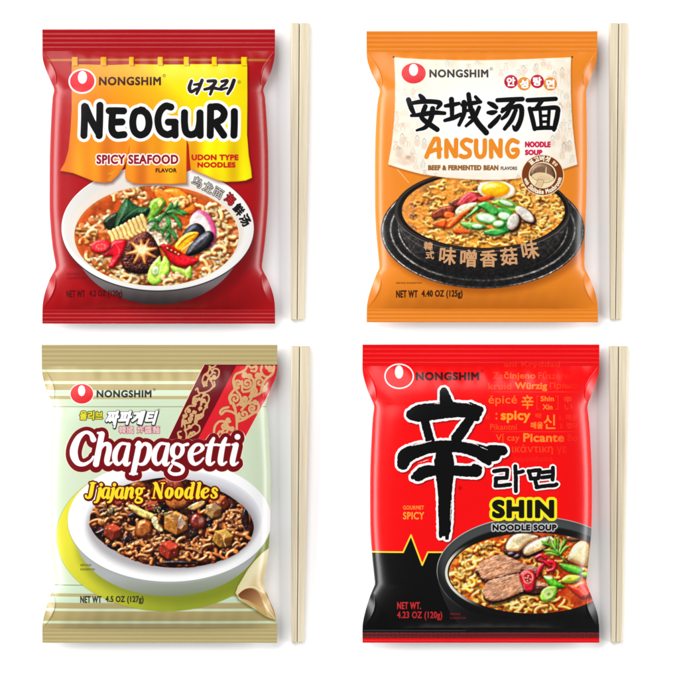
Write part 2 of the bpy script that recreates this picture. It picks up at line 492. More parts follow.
    # narutomaki
    c.blob(c.ell(203.5, 229.5, 12.5, 19.5, -17), (236, 112, 164), (176, 54, 106), (252, 176, 206), 4, .3, .03)
    c.blob(c.ell(201, 230, 10.3, 17.4, -17), (248, 232, 230), (214, 176, 178), (255, 252, 250), 3, .15, .03, 0)
    # mussel
    c.blob(c.poly([(181, 245), (183, 235), (189, 227), (197, 223.5), (204, 228), (205, 236), (196, 241), (188, 250)], 4), (34, 34, 42), (6, 6, 10), (104, 106, 122), 6, .4, .1, .6)
    c.blob(c.poly([(175, 247), (180, 239), (188, 233), (197, 232), (199, 235), (192, 243), (182, 252)], 4), (250, 190, 34), (186, 96, 10), (255, 236, 120), 3, .5, .1)
    c.fill(c.brush([[(178, 247, .4), (186, 239, .8), (196, 234, .4)]]), (170, 84, 14), alpha=.8, soft=.4)
    c.blob(c.poly([(181, 251), (190, 243), (196, 241), (197, 246), (188, 255)], 4), (240, 150, 40), (170, 80, 14), (255, 210, 120), 2, .4)
    c.blob(c.poly([(186, 255), (190, 246), (199, 237), (207, 231.5), (213, 233), (213.5, 240), (208, 248), (198, 254), (189, 256.5)], 4), (44, 42, 48), (6, 5, 8), (128, 126, 136), 6, .4, .16, .6)
    c.fill(c.brush([[(195, 250, .3), (203, 243, .7), (209, 236, .4)]]), (150, 148, 158), alpha=.35, soft=.8)
    # sprig
    def leaf(pts, wd, k=(72, 142, 66)):
        c.blob(c.brush([[(x, y, r) for (x, y), r in zip(pts, wd)]]), k, (24, 66, 28), (150, 206, 130), 1.2, .25, .14, .4)
    for pts in ([(168, 214), (174, 208), (181, 206)], [(167, 213), (173, 216), (180, 219)], [(166, 214), (169, 222), (169, 234), (170, 242)], [(166, 213), (160, 219), (155, 226), (150, 230)], [(166, 212), (171, 206), (172, 203)],
                [(168, 226), (164, 230), (163, 236)], [(169, 230), (174, 234), (177, 240)], [(158, 221), (153, 220), (148, 223)], [(157, 224), (158, 229), (162, 230)], [(174, 216), (180, 224), (181, 229)], [(175, 208), (182, 212), (188, 214)], [(168, 213), (176, 212), (184, 216)], [(169, 235), (166, 240)], [(176, 207), (178, 202)]):
        leaf(pts, [1.0, 2.0, .5] if len(pts) == 3 else [1.2, 2.2, 2.0, .5] if len(pts) == 4 else [1.5, .5])
    # front chili and scallions
    c.blob(c.poly([(161, 245.5), (168, 245), (175, 248), (183, 254), (192, 257), (199.5, 260), (195, 265), (184, 268), (173, 264), (166, 254)], 4), (205, 16, 28), (110, 4, 10), (252, 90, 90), 4.5, .5, .08, .55)
    c.fill(c.poly([(164, 247), (170, 247), (178, 252), (181, 256), (174, 254), (168, 251)], 4), (150, 20, 14), alpha=.9)
    for q in ((168, 248.5), (172, 250.5), (176, 252.5), (179, 254.5)):
        c.blob(c.ell(q[0], q[1], 1.3, .9, 30, 2), (252, 208, 130), None, None, 1, .3, 0, .2)
    SC = ((190, 224, 92), (104, 158, 34), (238, 250, 190))
    for pts in ([(148, 280), (150, 268), (158, 258), (161, 256), (162, 262), (165, 256), (170, 263), (169, 273), (162, 281), (154, 285)], [(171, 266), (180, 268), (190, 272), (184, 276), (174, 272)], [(185, 272), (191, 266), (192, 276), (187, 280)], [(166, 285), (172, 281), (178, 285), (172, 288)]):
        c.blob(c.poly(pts, 4), *SC, 3, .35, .1)
    c.blob(c.ell(156, 271, 3.4, 4.6, 10), (244, 250, 226), (170, 206, 110), (255, 255, 250), 2, .3, .05, .2)
    c.fill(c.ell(156, 271, 1.4, 2.2, 10), (150, 190, 90), alpha=.6, soft=.5)
    for q in ([(163, 262, .4), (160, 272, .7), (158, 280, .3)], [(167, 263, .3), (166, 272, .5)]):
        c.fill(c.brush([q]), (226, 246, 160), alpha=.8, soft=.4)
    c.noodles(10, 174, 280, 12, 4, 2.03, BASE, LO, HI, L=(6, 10), amp=(2.4, 3.6), waves=(.8, 1.2))
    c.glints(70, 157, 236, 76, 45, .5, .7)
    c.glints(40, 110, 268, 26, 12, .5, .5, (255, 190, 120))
    c.photo(soup)
    c.setclip()
    # brush writing round the rim
    for t, x, y, z, r, k in (('乌', 197.5, 182.5, 10.5, 22, 0), ('龙', 208.5, 188, 10.5, 28, 0), ('面', 218.5, 193.5, 10, 33, 0), ('海', 230.5, 199.5, 10.5, 42, 1), ('鲜', 239, 210, 10.5, 52, 2), ('汤', 245.5, 220.5, 10.5, 62, 2)):
        sh = c.text(t, x - z / 2, y - z / 2, x + z / 2, y + z / 2, .32, -.12, r)
        if k == 0:
            c.fill(sh, (70, 64, 60), grow=.3); c.fill(sh, (226, 220, 214), grow=-.32)
        elif k == 1:
            c.fill(sh, (40, 20, 20), grow=.45); c.fill(sh, (205, 30, 40), grow=-.1)
        else:
            c.fill(sh, (24, 20, 22), grow=.2)
    # noren curtain
    cur1 = [(72, 64.5), (86, 64.8), (110, 65.5), (131, 64.8), (131, 144), (128, 158.5), (124, 168), (118.3, 176), (112, 182), (105, 183.3), (95, 182), (84.5, 177.8), (74, 173.6), (60.6, 171), (65.3, 163), (69, 151), (71, 132), (72.3, 110)]
    cur2 = [(129.5, 64.5), (160, 65), (187.3, 65), (187, 110), (187, 183.6), (171, 184.6), (155, 184), (143, 184.5), (133, 183.6), (126, 179), (125.7, 172), (127.4, 160), (129.5, 148)]
    cur3 = [(186.8, 64.6), (215, 64.5), (247.4, 64.6), (247.6, 100), (247.3, 135), (249, 155.6), (251.5, 170), (252.2, 178.2), (246, 181), (237.5, 182), (225.7, 182.4), (217, 180.6), (206.5, 176), (191, 169.6), (189.9, 158), (189.2, 146), (186.8, 139)]
    for cu in (cur1, cur2, cur3):
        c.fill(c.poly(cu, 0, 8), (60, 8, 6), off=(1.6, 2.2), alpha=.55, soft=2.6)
    c.fill(c.poly([(187, 138), (190.2, 138), (191.2, 171), (187, 172)], 0), (176, 34, 12))
    for i, cu in enumerate((cur1, cur2, cur3)):
        sh = c.poly(cu, 0, 6)
        w, D = sh; X, Y = c.xy(w)
        a = np.clip(.5 - D * S, 0, 1)
        u = np.clip((X - 70) / 175, 0, 1) + 0 * Y; v = np.clip((Y - 64) / 118, 0, 1) + 0 * X
        e = lambda k: col(k)[None, None]
        m = np.clip(u * 1.45 - v * (1.05 - .55 * u) + .12 + .35 * np.exp(-((u - .75) / .25) ** 2 - (v / .3) ** 2), 0, 1)
        m = np.clip(m, .0, 1)[..., None]
        if i == 2:
            m = np.clip(m + .3 * sstep(X, 195, 235)[..., None], 0, 1)
        k = e((243, 138, 30)) * (1 - m) + e((254, 206, 8)) * m
        k = k + (np.clip(m - .72, 0, 1) / .28) * (e((255, 230, 0)) - e((254, 206, 8)))
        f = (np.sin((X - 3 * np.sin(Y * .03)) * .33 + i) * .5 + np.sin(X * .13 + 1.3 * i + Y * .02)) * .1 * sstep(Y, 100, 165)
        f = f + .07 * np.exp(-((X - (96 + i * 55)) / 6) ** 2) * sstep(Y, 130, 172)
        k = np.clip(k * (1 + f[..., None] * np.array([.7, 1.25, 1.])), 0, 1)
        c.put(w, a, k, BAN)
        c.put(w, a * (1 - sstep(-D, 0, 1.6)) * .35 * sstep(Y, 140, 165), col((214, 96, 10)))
    c.grad(c.poly([(118.5, 175.5), (124, 167.5), (121, 168), (112, 172.5), (108, 174.5), (112.5, 175), (108, 181), (112, 181.6)], 0), (250, 168, 44), (228, 112, 20), (110, 172), (120, 178), alpha=.75)
    c.fill(c.brush([[(130.4, 146, .2), (128.6, 156, .5), (125.6, 166, .3)]]), (190, 70, 10), alpha=.7, soft=.4)
    for x0, x1 in ((72.2, 78), (101, 106.8), (129.4, 134.2), (158, 163.2), (184, 189.2), (212, 217), (241.3, 247.2)):
        u = (x0 - 70) / 175
        q = col((245, 166, 30)) * (1 - u) + col((255, 224, 0)) * u
        sh = c.poly([(x0, 57.2), (x1, 57.2), (x1, 66), (x0, 66)], 0)
        c.fill(sh, (80, 10, 5), off=(.9, .5), alpha=.6, soft=.6)
        c.fill(sh, q, reg=BAN)
        c.fill(c.poly([(x1 - 1.2, 57.2), (x1, 57.2), (x1, 64), (x1 - 1.2, 64)], 0), (190, 96, 10), alpha=.4)
    # emblem, names
    emblem(c, 82.8, 81.8, 12.2, 10.9, 1.7, (83, 77.9, 4.6, 6.4), reg=EMB)
    c.fill(c.text('NONGSHIM', 99.6, 77.4, 161.4, 86.1, .42, sp=1.14), (52, 22, 16))
    regmark(c, 164.7, 76.3, 1.4, (60, 40, 10))
    o, k = (155, 50), 6.79
    sh = c.brush([P(o, k, q) for q in (
        [(250, 215, 9), (236, 262, 11), (250, 288, 10), (285, 268, 8)], [(322, 210, 10), (302, 262, 10), (285, 302, 7)], [(268, 240, 6), (306, 236, 9)],
        [(362, 216, 9), (412, 216, 10), (398, 245, 10), (380, 256, 8)], [(340, 272, 8), (392, 262, 10), (436, 270, 8)], [(392, 268, 9), (378, 305, 8)],
        [(455, 218, 8), (492, 212, 9), (476, 240, 8), (455, 252, 7), (448, 272, 8), (492, 262, 6)], [(538, 210, 11), (520, 260, 11), (496, 302, 8)])])
    c.fill(sh, (255, 255, 255), grow=1.5); c.fill(sh, (30, 20, 20), grow=.25)
    regmark(c, 239.6, 82.6, 1.4, (90, 70, 10))
    r = 3.5
    sh = c.brush([RR(q, r) for q in (
        [(85.3, 107), (85.2, 120), (84.6, 136)], [(86.2, 107.5), (92.5, 122), (100, 135)], [(100.6, 106), (100.4, 120), (99.8, 136.2)],
        [(109.8, 111.4), (117, 111.4), (124.2, 111.6)], [(113.4, 113), (112.6, 122), (112.8, 131), (117, 135.6), (124.6, 135.2)], [(114, 122.8), (122.6, 122.6)],
        [(143.5, 111), (136, 113), (133.4, 122), (135, 131.5), (140.6, 135.6), (147, 132.5), (149.6, 124), (147.6, 115), (141.5, 110.6)],
        [(171.4, 107.8), (166, 106.8), (160.6, 112), (158.4, 121), (160.8, 131), (167.4, 135.2), (174, 133)], [(168.8, 122.8), (175.6, 122.8)], [(175.4, 123.6), (175.6, 135.8)],
        [(185, 113.4), (185, 124), (186.6, 132.6), (191.6, 135.3), (197.6, 132.2), (200, 124), (200.4, 113.6)], [(200.4, 114), (200.6, 136)],
        [(211, 107.6), (210.8, 122), (210.6, 136)], [(211, 107.8), (219, 107.6), (224.4, 113), (222.4, 119.6), (215, 123.6)], [(216, 124), (220, 130), (224, 135.8)],
        [(234.6, 112.2), (234.6, 124), (234.2, 135.8)])], n=6)
    c.fill(c.ell(141.4, 123.4, 6, 10), (255, 255, 255), reg=TIT); c.fill(c.poly([(114, 112), (124, 112), (124, 135), (114, 135)], 0), (255, 255, 255), reg=TIT); c.fill(c.poly([(163, 112), (175, 118), (175, 134), (163, 132)], 0), (255, 255, 255), reg=TIT)
    c.fill(sh, (255, 255, 255), grow=3.1, reg=TIT); c.fill(sh, (7, 6, 8))
    sh = c.text('SPICY', 97.2, 155.2, 125.8, 164.6, .45); s2 = c.text('SEAFOOD', 129, 155.2, 178.8, 164.6, .45)
    for q in (sh, s2):
        c.fill(q, (255, 250, 244), grow=1.3)
    for q in (sh, s2):
        c.fill(q, (152, 16, 40))
    c.fill(c.text('FLAVOR', 156.2, 168.8, 177.2, 173, .22), (60, 24, 10))
    c.fill(c.text('UDON TYPE', 192, 155, 238.8, 160.9, .45), (205, 34, 22))
    c.fill(c.text('NOODLES', 197.8, 162.6, 235.8, 168.2, .45), (205, 34, 22))
    tiny(c, 'NET WT', 66.6, 290.4, 85.6, 297.6, (88, 6, 10), 1, .25)
    tiny(c, '4.2 OZ (120g)', 89.5, 290.2, 122.8, 298.4, (88, 6, 10), 1, .25)
    tiny(c, 'SERVING', 67, 273, 80.6, 275.4, (110, 6, 12)); tiny(c, 'SUGGESTION', 67, 277, 87, 279.4, (110, 6, 12))
    return c

def art_orange():
    c = Canvas(365, 30, 599.5, 323.5, (239, 138, 36), 22)
    w = c.win(365, 30, 600, 324); X, Y = c.xy(w)
    c.put(w, .35 * np.exp(-((Y - 300) / 16) ** 2) + 0 * X, col((232, 126, 26)))
    c.put(w, .3 * (1 - sstep(Y, 46, 58)) + 0 * X, col((228, 126, 34)))
    # pot stand
    c.fill(c.ell(485, 236, 102, 57), (150, 66, 6), alpha=.6, soft=5)
    c.fill(c.ell(482.5, 231, 101.8, 57.6), (30, 28, 29), reg=DISH)
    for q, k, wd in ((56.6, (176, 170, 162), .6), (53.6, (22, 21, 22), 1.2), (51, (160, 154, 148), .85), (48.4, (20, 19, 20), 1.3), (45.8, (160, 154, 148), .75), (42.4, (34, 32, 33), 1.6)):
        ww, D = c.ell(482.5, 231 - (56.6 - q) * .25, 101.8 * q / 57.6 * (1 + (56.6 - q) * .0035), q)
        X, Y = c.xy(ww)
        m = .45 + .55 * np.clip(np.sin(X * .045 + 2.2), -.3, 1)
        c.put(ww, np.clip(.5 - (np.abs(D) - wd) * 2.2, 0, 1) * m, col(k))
    sh = c.ell(482.5, 231, 101.8, 57.6); c.mottle(sh, .4, 'n2'); c.mottle(sh, .3, 'n1')
    # pot wall
    wall = [(394.2, 211), (396, 219), (402, 236), (413, 253), (432, 265), (458, 272), (484, 274.5), (510, 272), (534, 265), (553, 253), (563, 237), (568, 222), (569.8, 211)]
    sh = c.poly(list(map(tuple, spline(wall[:13], 5))), 0)
    c.fill(sh, (10, 9, 10), off=(0, 1.6), alpha=.8, soft=2)
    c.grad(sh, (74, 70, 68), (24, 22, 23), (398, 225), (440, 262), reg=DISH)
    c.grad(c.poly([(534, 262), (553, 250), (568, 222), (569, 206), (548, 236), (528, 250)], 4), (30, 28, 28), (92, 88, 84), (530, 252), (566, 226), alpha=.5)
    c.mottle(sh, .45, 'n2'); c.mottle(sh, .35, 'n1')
    ww, D = c.ell(482, 212, 88, 48)
    X, Y = c.xy(ww)
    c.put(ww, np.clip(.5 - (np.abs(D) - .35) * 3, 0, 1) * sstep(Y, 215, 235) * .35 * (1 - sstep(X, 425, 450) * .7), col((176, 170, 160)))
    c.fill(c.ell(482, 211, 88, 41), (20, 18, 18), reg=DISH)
    c.fill(c.ell(482, 210.2, 87, 39.6), (52, 48, 46))
    c.fill(c.ell(482.5, 210.6, 85, 38.4), (14, 12, 12))
    ww, D = c.ell(482, 211, 87.4, 40.6)
    X, Y = c.xy(ww)
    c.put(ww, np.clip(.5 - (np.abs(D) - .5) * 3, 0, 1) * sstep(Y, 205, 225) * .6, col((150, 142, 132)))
    soup = c.ell(483, 211, 81.3, 37.2)
    c.grad(soup, (214, 140, 78), (236, 168, 66), (405, 205), (470, 225), reg=FOOD)
    c.setclip(soup)
    c.mottle(soup, .2); c.mottle(soup, .16, 'n2')
    # froth at the left
    for _ in range(240):
        x, y = 412 + c.rng.normal() * 12, 205 + c.rng.normal() * 15
        rr = c.rng.uniform(.5, 1.7)
        c.blob(c.ell(x, y, rr, rr * .8, 0, 2), (224, 158, 104), (168, 96, 50), (250, 216, 172), .9, .3, .05, .2)
    BASE, LO, HI = (247, 202, 100), (198, 108, 30), (255, 242, 186)
    N = dict(L=(11, 24), amp=(1.2, 2.3), waves=(1.6, 3.2), spec=.45, sq=.6, vary=.12)
    c.noodles(80, 488, 208, 72, 33, 1.29, (238, 176, 76), (190, 94, 24), (254, 226, 150), **N)
    c.fill(c.ell(405, 206, 8, 16), (216, 146, 92), alpha=.5, soft=5)
    c.noodles(36, 484, 238, 60, 7, 1.34, BASE, LO, HI, **N)
    c.noodles(48, 543, 210, 19, 24, 1.34, BASE, LO, HI, **N)
    c.noodles(26, 437, 222, 22, 13, 1.34, BASE, LO, HI, **N)
    c.noodles(18, 462, 187, 24, 6, 1.29, BASE, LO, HI, **N)
    c.glaze(soup, (232, 150, 60), .7, -.2, .5)
    c.noodles(34, 492, 212, 70, 30, 1.40, BASE, LO, HI, **N)
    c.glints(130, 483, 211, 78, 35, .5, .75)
    # egg
    c.blob(c.ell(496, 190.4, 19, 9.6, 4), (252, 246, 226), (222, 190, 140), (255, 255, 250), 3, .2, .03)
    c.blob(c.ell(495, 190, 14, 7.8), (254, 204, 24), (236, 150, 8), (255, 238, 120), 6, .35, .02, .2)
    c.fill(c.ell(491, 186.5, 6, 2, -6), (255, 250, 190), alpha=.7, soft=1.2)
    # beef
    c.blob(c.poly([(432, 213), (443, 207), (455, 206), (452, 214), (440, 218), (433, 219)], 4), (150, 62, 38), (86, 26, 16), (206, 120, 84), 3, .3, .2)
    c.blob(c.poly([(448, 203), (458, 198), (463, 200), (456, 207)], 4), (140, 74, 44), (80, 34, 20), (206, 140, 96), 2, .3, .3)
    c.blob(c.poly([(456, 205), (462, 197), (468, 192.5), (476, 193.5), (481, 198), (474, 203), (462, 208)], 4), (204, 58, 68), (134, 24, 34), (240, 126, 120), 3, .3, .16)
    for q in ([(460, 205, .3), (467, 198, .5), (474, 195, .3)], [(466, 205, .3), (473, 200, .5), (479, 197, .3)]):
        c.fill(c.brush([q]), (244, 160, 150), alpha=.7, soft=.4)
    c.blob(c.poly([(478, 198), (490, 196), (493, 198), (480, 202)], 3), (226, 74, 34), (160, 40, 14), (252, 140, 90), 1.4, .3)
    # onion, carrots
    c.blob(c.poly([(455, 211), (460, 206), (470, 203), (477, 203.5), (470, 209), (460, 215), (456, 215)], 4), (246, 240, 206), (196, 190, 130), (255, 255, 245), 2.4, .3)
    for q in ([(446, 212), (454, 214), (452, 219), (444, 217)], [(444, 221), (458, 216), (461, 219), (447, 228), (438, 226)], [(447, 226), (459, 214), (466, 210), (469, 211), (458, 221), (450, 228)], [(433, 223), (445, 219), (444, 227), (434, 226)], [(454, 228), (466, 230), (471, 233), (460, 234), (453, 232)]):
        c.blob(c.poly(q, 3), (240, 104, 36), (186, 52, 10), (255, 170, 96), 1.8, .35, .08)
    # scallions
    GR, WH = ((70, 166, 74), (18, 88, 34), (164, 222, 130)), ((238, 248, 232), (158, 204, 142), (255, 255, 255))
    for q, k in (([(464, 219), (470, 213), (478, 205), (482, 203), (480, 209), (472, 215)], GR), ([(477, 206), (484, 202), (493, 206), (499, 213), (492, 216), (484, 210)], GR),
                 ([(492, 203), (502, 199), (514, 203), (519, 209), (512, 212), (500, 207)], ((150, 204, 72), (84, 142, 30), (220, 242, 150))), ([(497, 208), (508, 210), (514, 218), (508, 222), (500, 216)], GR),
                 ([(499, 223), (508, 221), (512, 226), (508, 233), (498, 231)], ((40, 140, 58), (10, 74, 26), (120, 196, 110))), ([(460, 223), (470, 222.5), (480, 224), (486, 227), (478, 230), (466, 228)], ((128, 196, 96), (56, 130, 46), (206, 236, 170))),
                 ([(484, 231), (496, 229), (506, 232), (498, 236), (486, 235)], GR)):
        c.blob(c.poly(q, 4), *k, 2.4, .45, .08, .4)
    for x, y, a, b, r in ((486, 218.5, 11, 5.4, 10), (504, 216.5, 7, 4.6, 6), (477, 226.5, 6.2, 2.8, 2), (506, 203.5, 8.5, 2.8, 18), (498, 224, 6, 3.6, -8)):
        c.blob(c.ell(x, y, a, b, r), (122, 192, 96), (60, 136, 56), (190, 230, 160), 2, .3, .05, .4)
        c.blob(c.ell(x, y, a * .82, b * .74, r), *WH, 2.2, .35, .03, 0)
        c.fill(c.ell(x + .5, y + .3, a * .4, b * .3, r), (196, 226, 190), alpha=.5, soft=.8)
    # mushroom slices
    for x, y, a, b, r in ((524.5, 215, 12, 5.8, 38), (513, 222.5, 5.8, 9.4, 24)):
        c.blob(c.ell(x + 1.2, y + .9, a, b, r), (84, 44, 36), (40, 16, 14), (150, 96, 80), 1.8, .3)
        c.blob(c.ell(x - .5, y - .5, a * .94, b * .9, r), (234, 226, 214), (176, 158, 142), (252, 250, 244), 2.6, .15, .06, 0)
    c.setclip()
    c.photo(soup, .34)
    for t, x0, y0, x1, y1, r in (('韓', 423.6, 242, 432.6, 250.6, 4), ('式', 425.4, 251, 434, 259.4, 4), ('味', 439, 247, 456, 265, 5), ('噌', 459.8, 249.6, 476.4, 267.4, 2), ('香', 479.4, 250, 496.8, 267.4, 0), ('菇', 499.8, 247.6, 517, 265.4, -5), ('味', 521, 240.6, 538, 259.6, -10)):
        b = .5 if t in '味噌香菇' else .3
        sh = c.text(t, x0, y0, x1, y1, b, rot=r)
        c.fill(sh, (30, 16, 10), off=(.5, .5), alpha=.8); c.fill(sh, (214, 160, 112)); 
    # parchment
    c.fill(c.brush([[(396.5, 169, .5), (408.5, 183, .5)]]), (252, 190, 130), alpha=.9)
    pa = [(394, 57.4), (412, 58.8), (429, 59.7), (457, 60.4), (485, 60.4), (510, 59.9), (529, 59.2), (550, 58.3), (571, 57.4), (570.4, 70), (570.5, 92), (571, 109), (572.4, 128), (574, 143), (577, 164.8), (564.5, 169), (545, 173.6), (530, 177), (514.5, 179.3), (500, 180.4), (485, 180.5), (465, 179.6), (444, 178), (421.8, 174.8), (410, 171.8), (399.7, 168.8), (388, 164.8), (391.6, 144), (393.5, 125), (394.7, 109), (394.9, 80)]
    sh = c.poly(pa, 0, 6)
    c.fill(sh, (140, 62, 8), off=(.8, 1.4), alpha=.6, soft=1.8)
    c.fill(sh, (254, 244, 226), reg=BAN)
    w, D = sh; X, Y = c.xy(w)
    ins = np.clip(.5 - D * S, 0, 1)
    m = np.exp(-((X - 487) / 62) ** 4 - ((Y - 124) / 48) ** 4)
    edge = np.clip(1 - m, 0, 1)
    c.put(w, ins * edge * .5 * np.clip(.5 + 1.2 * c.n6[w], 0, 1), col((244, 224, 196)))
    c.put(w, ins * m * .9, col((255, 255, 254)))
    c.put(w, ins * (1 - sstep(-D, 0, 1.2)) * .3, col((226, 180, 120)))
    # faint ink sketches of little people and stalls around the edge
    c.setclip(sh)
    rg = random.Random(5)
    for _ in range(190):
        x, y = rg.uniform(391, 575), rg.uniform(60, 176)
        if math.exp(-((x - 487) / 68) ** 4 - ((y - 124) / 50) ** 4) > .35 or (x < 490 and 62 < y < 90 and x > 398 and rg.random() < .8):
            continue
        k = rg.choice([(196, 172, 150), (180, 160, 140), (222, 186, 160), (176, 190, 182), (206, 160, 140)])
        al = rg.uniform(.3, .6)
        hh = rg.uniform(4, 8)
        st = [[(x - 1.6, y + hh, .22), (x - 1.9, y + hh * .5, .28), (x - .8, y + 1.2, .22), (x + .8, y + 1.2, .22), (x + 1.9, y + hh * .5, .28), (x + 1.8, y + hh, .22)], [(x - .9, y, .25), (x, y - 1, .25), (x + .9, y, .25), (x, y + 1, .25), (x - .9, y, .25)]]
        if rg.random() < .5:
            st.append([(x - 2.2, y - .8, .25), (x, y - 1.9, .4), (x + 2.2, y - .8, .25)])
        if rg.random() < .4:
            st.append([(x + 1.5, y + 2, .2), (x + 4, y + 3.5, .2), (x + 5, y + hh, .2)])
        c.fill(c.brush(st, 2, 4), k, alpha=al)
        if rg.random() < .5:
            c.fill(c.ell(x, y + hh * .6, 2.6, hh * .5, rg.uniform(-20, 20), 2), rg.choice([(240, 206, 170), (226, 214, 196), (236, 190, 160), (206, 214, 204)]), alpha=.35, soft=.8)
    for x, y in ((402, 136), (417, 138), (424, 141), (400, 150), (398, 149), (557, 132), (563, 145), (569, 143), (552, 138), (536, 66), (523, 68), (554, 74), (562, 70)):
        c.fill(c.brush([[(x - 2, y + 1, .3), (x, y - 2, .5), (x + 2, y + 1, .3)]], 2, 4), (120, 100, 90), alpha=.35)
        c.fill(c.ell(x, y + 5, 3, 4, 0, 2), (226, 200, 176), alpha=.5, soft=1)
    c.fill(c.ell(408, 158, 2.4, 1.8), (120, 90, 70), alpha=.6, soft=.8)
    c.fill(c.ell(406, 161, 9, 4.5), (240, 206, 180), alpha=.6, soft=2)
    c.setclip()
    for x in (393.6, 572):
        c.fill(c.ell(x, 57.2, .9, .9), (70, 40, 20))
    emblem(c, 413.5, 73.8, 12, 10.3, 0, (413.4, 70.4, 4.5, 6.1), (230, 26, 38), EMB)
    c.fill(c.text('NONGSHIM', 429.2, 70, 488, 78.2, .42, sp=1.14), (34, 28, 28))
    regmark(c, 491, 69.4, 1.4, (60, 50, 40))
    for t, x, y, k in (('안', 510.5, 82.3, (188, 22, 48)), ('성', 523.6, 84.5, (230, 144, 56)), ('탕', 536.8, 82.1, (188, 22, 48)), ('면', 549.8, 84.6, (230, 144, 56))):
        c.fill(c.ell(x, y, 6.7, 6.7), k)
        c.fill(c.text(t, x - 4.4, y - 4.6, x + 4.4, y + 4.6, .5), (255, 255, 255))
    o, k = (385, 50), 6.79
    br = [P(o, k, q) for q in (
        [(236, 312, 10), (252, 330, 15), (268, 344, 11)], [(158, 342, 15), (178, 400, 15), (196, 438, 11)], [(178, 366, 11), (250, 355, 14), (330, 356, 14), (372, 368, 15), (352, 402, 8)],
        [(178, 450, 9), (250, 442, 14), (330, 430, 14), (402, 434, 11)], [(272, 388, 14), (256, 430, 14), (250, 466, 14), (300, 508, 16), (352, 544, 15)], [(322, 402, 15), (312, 462, 15), (276, 526, 13), (214, 550, 7)])]
    o, k = (350, 15), 3.994
    br += [P(o, k, q) for q in (
        [(380, 366, 6), (405, 362, 8), (434, 356, 6)], [(404, 340, 9), (406, 380, 8), (406, 412, 7)], [(378, 424, 6), (410, 414, 8), (440, 400, 7)],
        [(446, 362, 6), (480, 356, 8), (520, 350, 6)], [(454, 352, 9), (454, 395, 8), (434, 442, 6)], [(462, 386, 5), (488, 382, 7), (486, 408, 6), (474, 412, 4)], [(472, 320, 8), (482, 380, 9), (506, 430, 10), (542, 472, 10)], [(514, 372, 7), (494, 415, 7), (462, 446, 5)], [(500, 330, 6), (514, 346, 7)])]
    o, k = (485, 50), 6.79
    br += [P(o, k, q) for q in (
        [(22, 364, 10), (50, 378, 15), (74, 396, 12)], [(18, 430, 10), (46, 430, 15), (72, 424, 9)], [(96, 452, 10), (70, 485, 15), (32, 522, 15)],
        [(82, 346, 13), (160, 342, 14), (250, 338, 14)], [(192, 350, 13), (150, 392, 13), (112, 424, 10)], [(118, 408, 11), (180, 394, 13), (236, 388, 15), (246, 430, 15), (234, 490, 15), (206, 542, 15), (186, 520, 6)], [(164, 408, 12), (140, 448, 13), (112, 472, 9)], [(206, 412, 12), (176, 480, 14), (130, 540, 11)],
        [(286, 346, 13), (370, 342, 14), (476, 336, 13)], [(382, 350, 13), (362, 376, 13), (340, 402, 11)], [(300, 402, 13), (318, 470, 14), (334, 540, 13)], [(304, 408, 12), (400, 400, 13), (484, 398, 14), (488, 440, 15), (476, 500, 15), (464, 546, 11)], [(334, 538, 11), (400, 532, 13), (470, 534, 12)], [(370, 412, 10), (378, 530, 10)], [(432, 412, 10), (424, 530, 10)], [(376, 452, 8), (428, 450, 8)], [(378, 492, 8), (426, 490, 8)])]
    br = [[(p[0], p[1], p[2] * 1.16) for p in q] for q in br]
    sh = c.brush(br, 7, 6)
    c.fill(sh, (255, 255, 255), grow=1.4); c.fill(sh, (6, 5, 6), reg=TIT)
    r = 2.25
    sh = c.brush([RR(q, r) for q in (
        [(434.5, 139.4), (430, 148), (426.2, 157.4)], [(434.5, 139.6), (438, 140), (438.6, 148), (438.8, 157.4)], [(429, 152.6), (434, 150.6), (440, 149.6)],
        [(446.2, 157.2), (446, 149), (446.2, 141.2)], [(446.2, 141.4), (450.6, 149), (454.6, 156.6)], [(455.6, 156.6), (455.6, 149), (455.8, 140.6)],
        [(470.6, 141.6), (465.4, 140.4), (461.6, 144), (464.4, 148.6), (468.8, 151.4), (468.8, 156), (463.8, 157.6), (460.4, 156.4)],
        [(475.8, 141.2), (475.6, 150), (477, 156), (480.4, 157.4), (483.6, 155), (484.4, 149), (484.4, 141)],
        [(490.8, 157.4), (490.6, 149), (490.6, 141.4)], [(490.8, 141.6), (495, 149), (499.6, 156.4)], [(500, 156.6), (500, 149), (500.2, 141)],
        [(517, 142.8), (511.6, 140.8), (507.6, 145), (506.8, 151), (509.4, 156.4), (513.8, 157.2), (516.8, 154), (516.6, 150.4), (512.6, 150.6)])], n=5)
    c.fill(sh, (240, 142, 38))
    c.fill(c.text('BEEF & FERMENTED BEAN', 427.8, 165.6, 498, 170.9, .42), (150, 98, 46))
    c.fill(c.text('FLAVORS', 500.2, 167, 516.6, 170.6, .22), (110, 92, 80))
    c.fill(c.text('NOODLE', 524.4, 142, 550, 148, .5), (206, 34, 72))
    c.fill(c.text('SOUP', 524.4, 150.2, 541.8, 155.8, .5), (206, 34, 72))
    # round badge
    bx, by = 542, 175.6
    c.fill(c.ell(bx, by, 21.4, 20.6), (250, 226, 190), reg=BADGE)
    c.fill(c.ell(bx, by, 20.6, 19.8), (122, 58, 16))
    c.fill(c.ell(bx, by, 13.8, 13.2), (250, 234, 200))
    c.fill(c.ell(bx, by, 12.8, 12.3), (246, 226, 180))
    c.setclip(c.ell(bx, by, 12.9, 12.4))
    c.fill(c.poly([(530, 176), (531, 169), (537, 164.5), (545, 164.5), (552, 169), (554.5, 178), (549, 180), (540, 178)], 4), (90, 60, 40), grow=.4)
    c.blob(c.poly([(530, 176), (531, 169), (537, 164.5), (545, 164.5), (552, 169), (554.5, 178), (549, 180), (540, 178)], 4), (126, 92, 66), (70, 44, 28), (206, 176, 146), 4, .2, .1, 0)
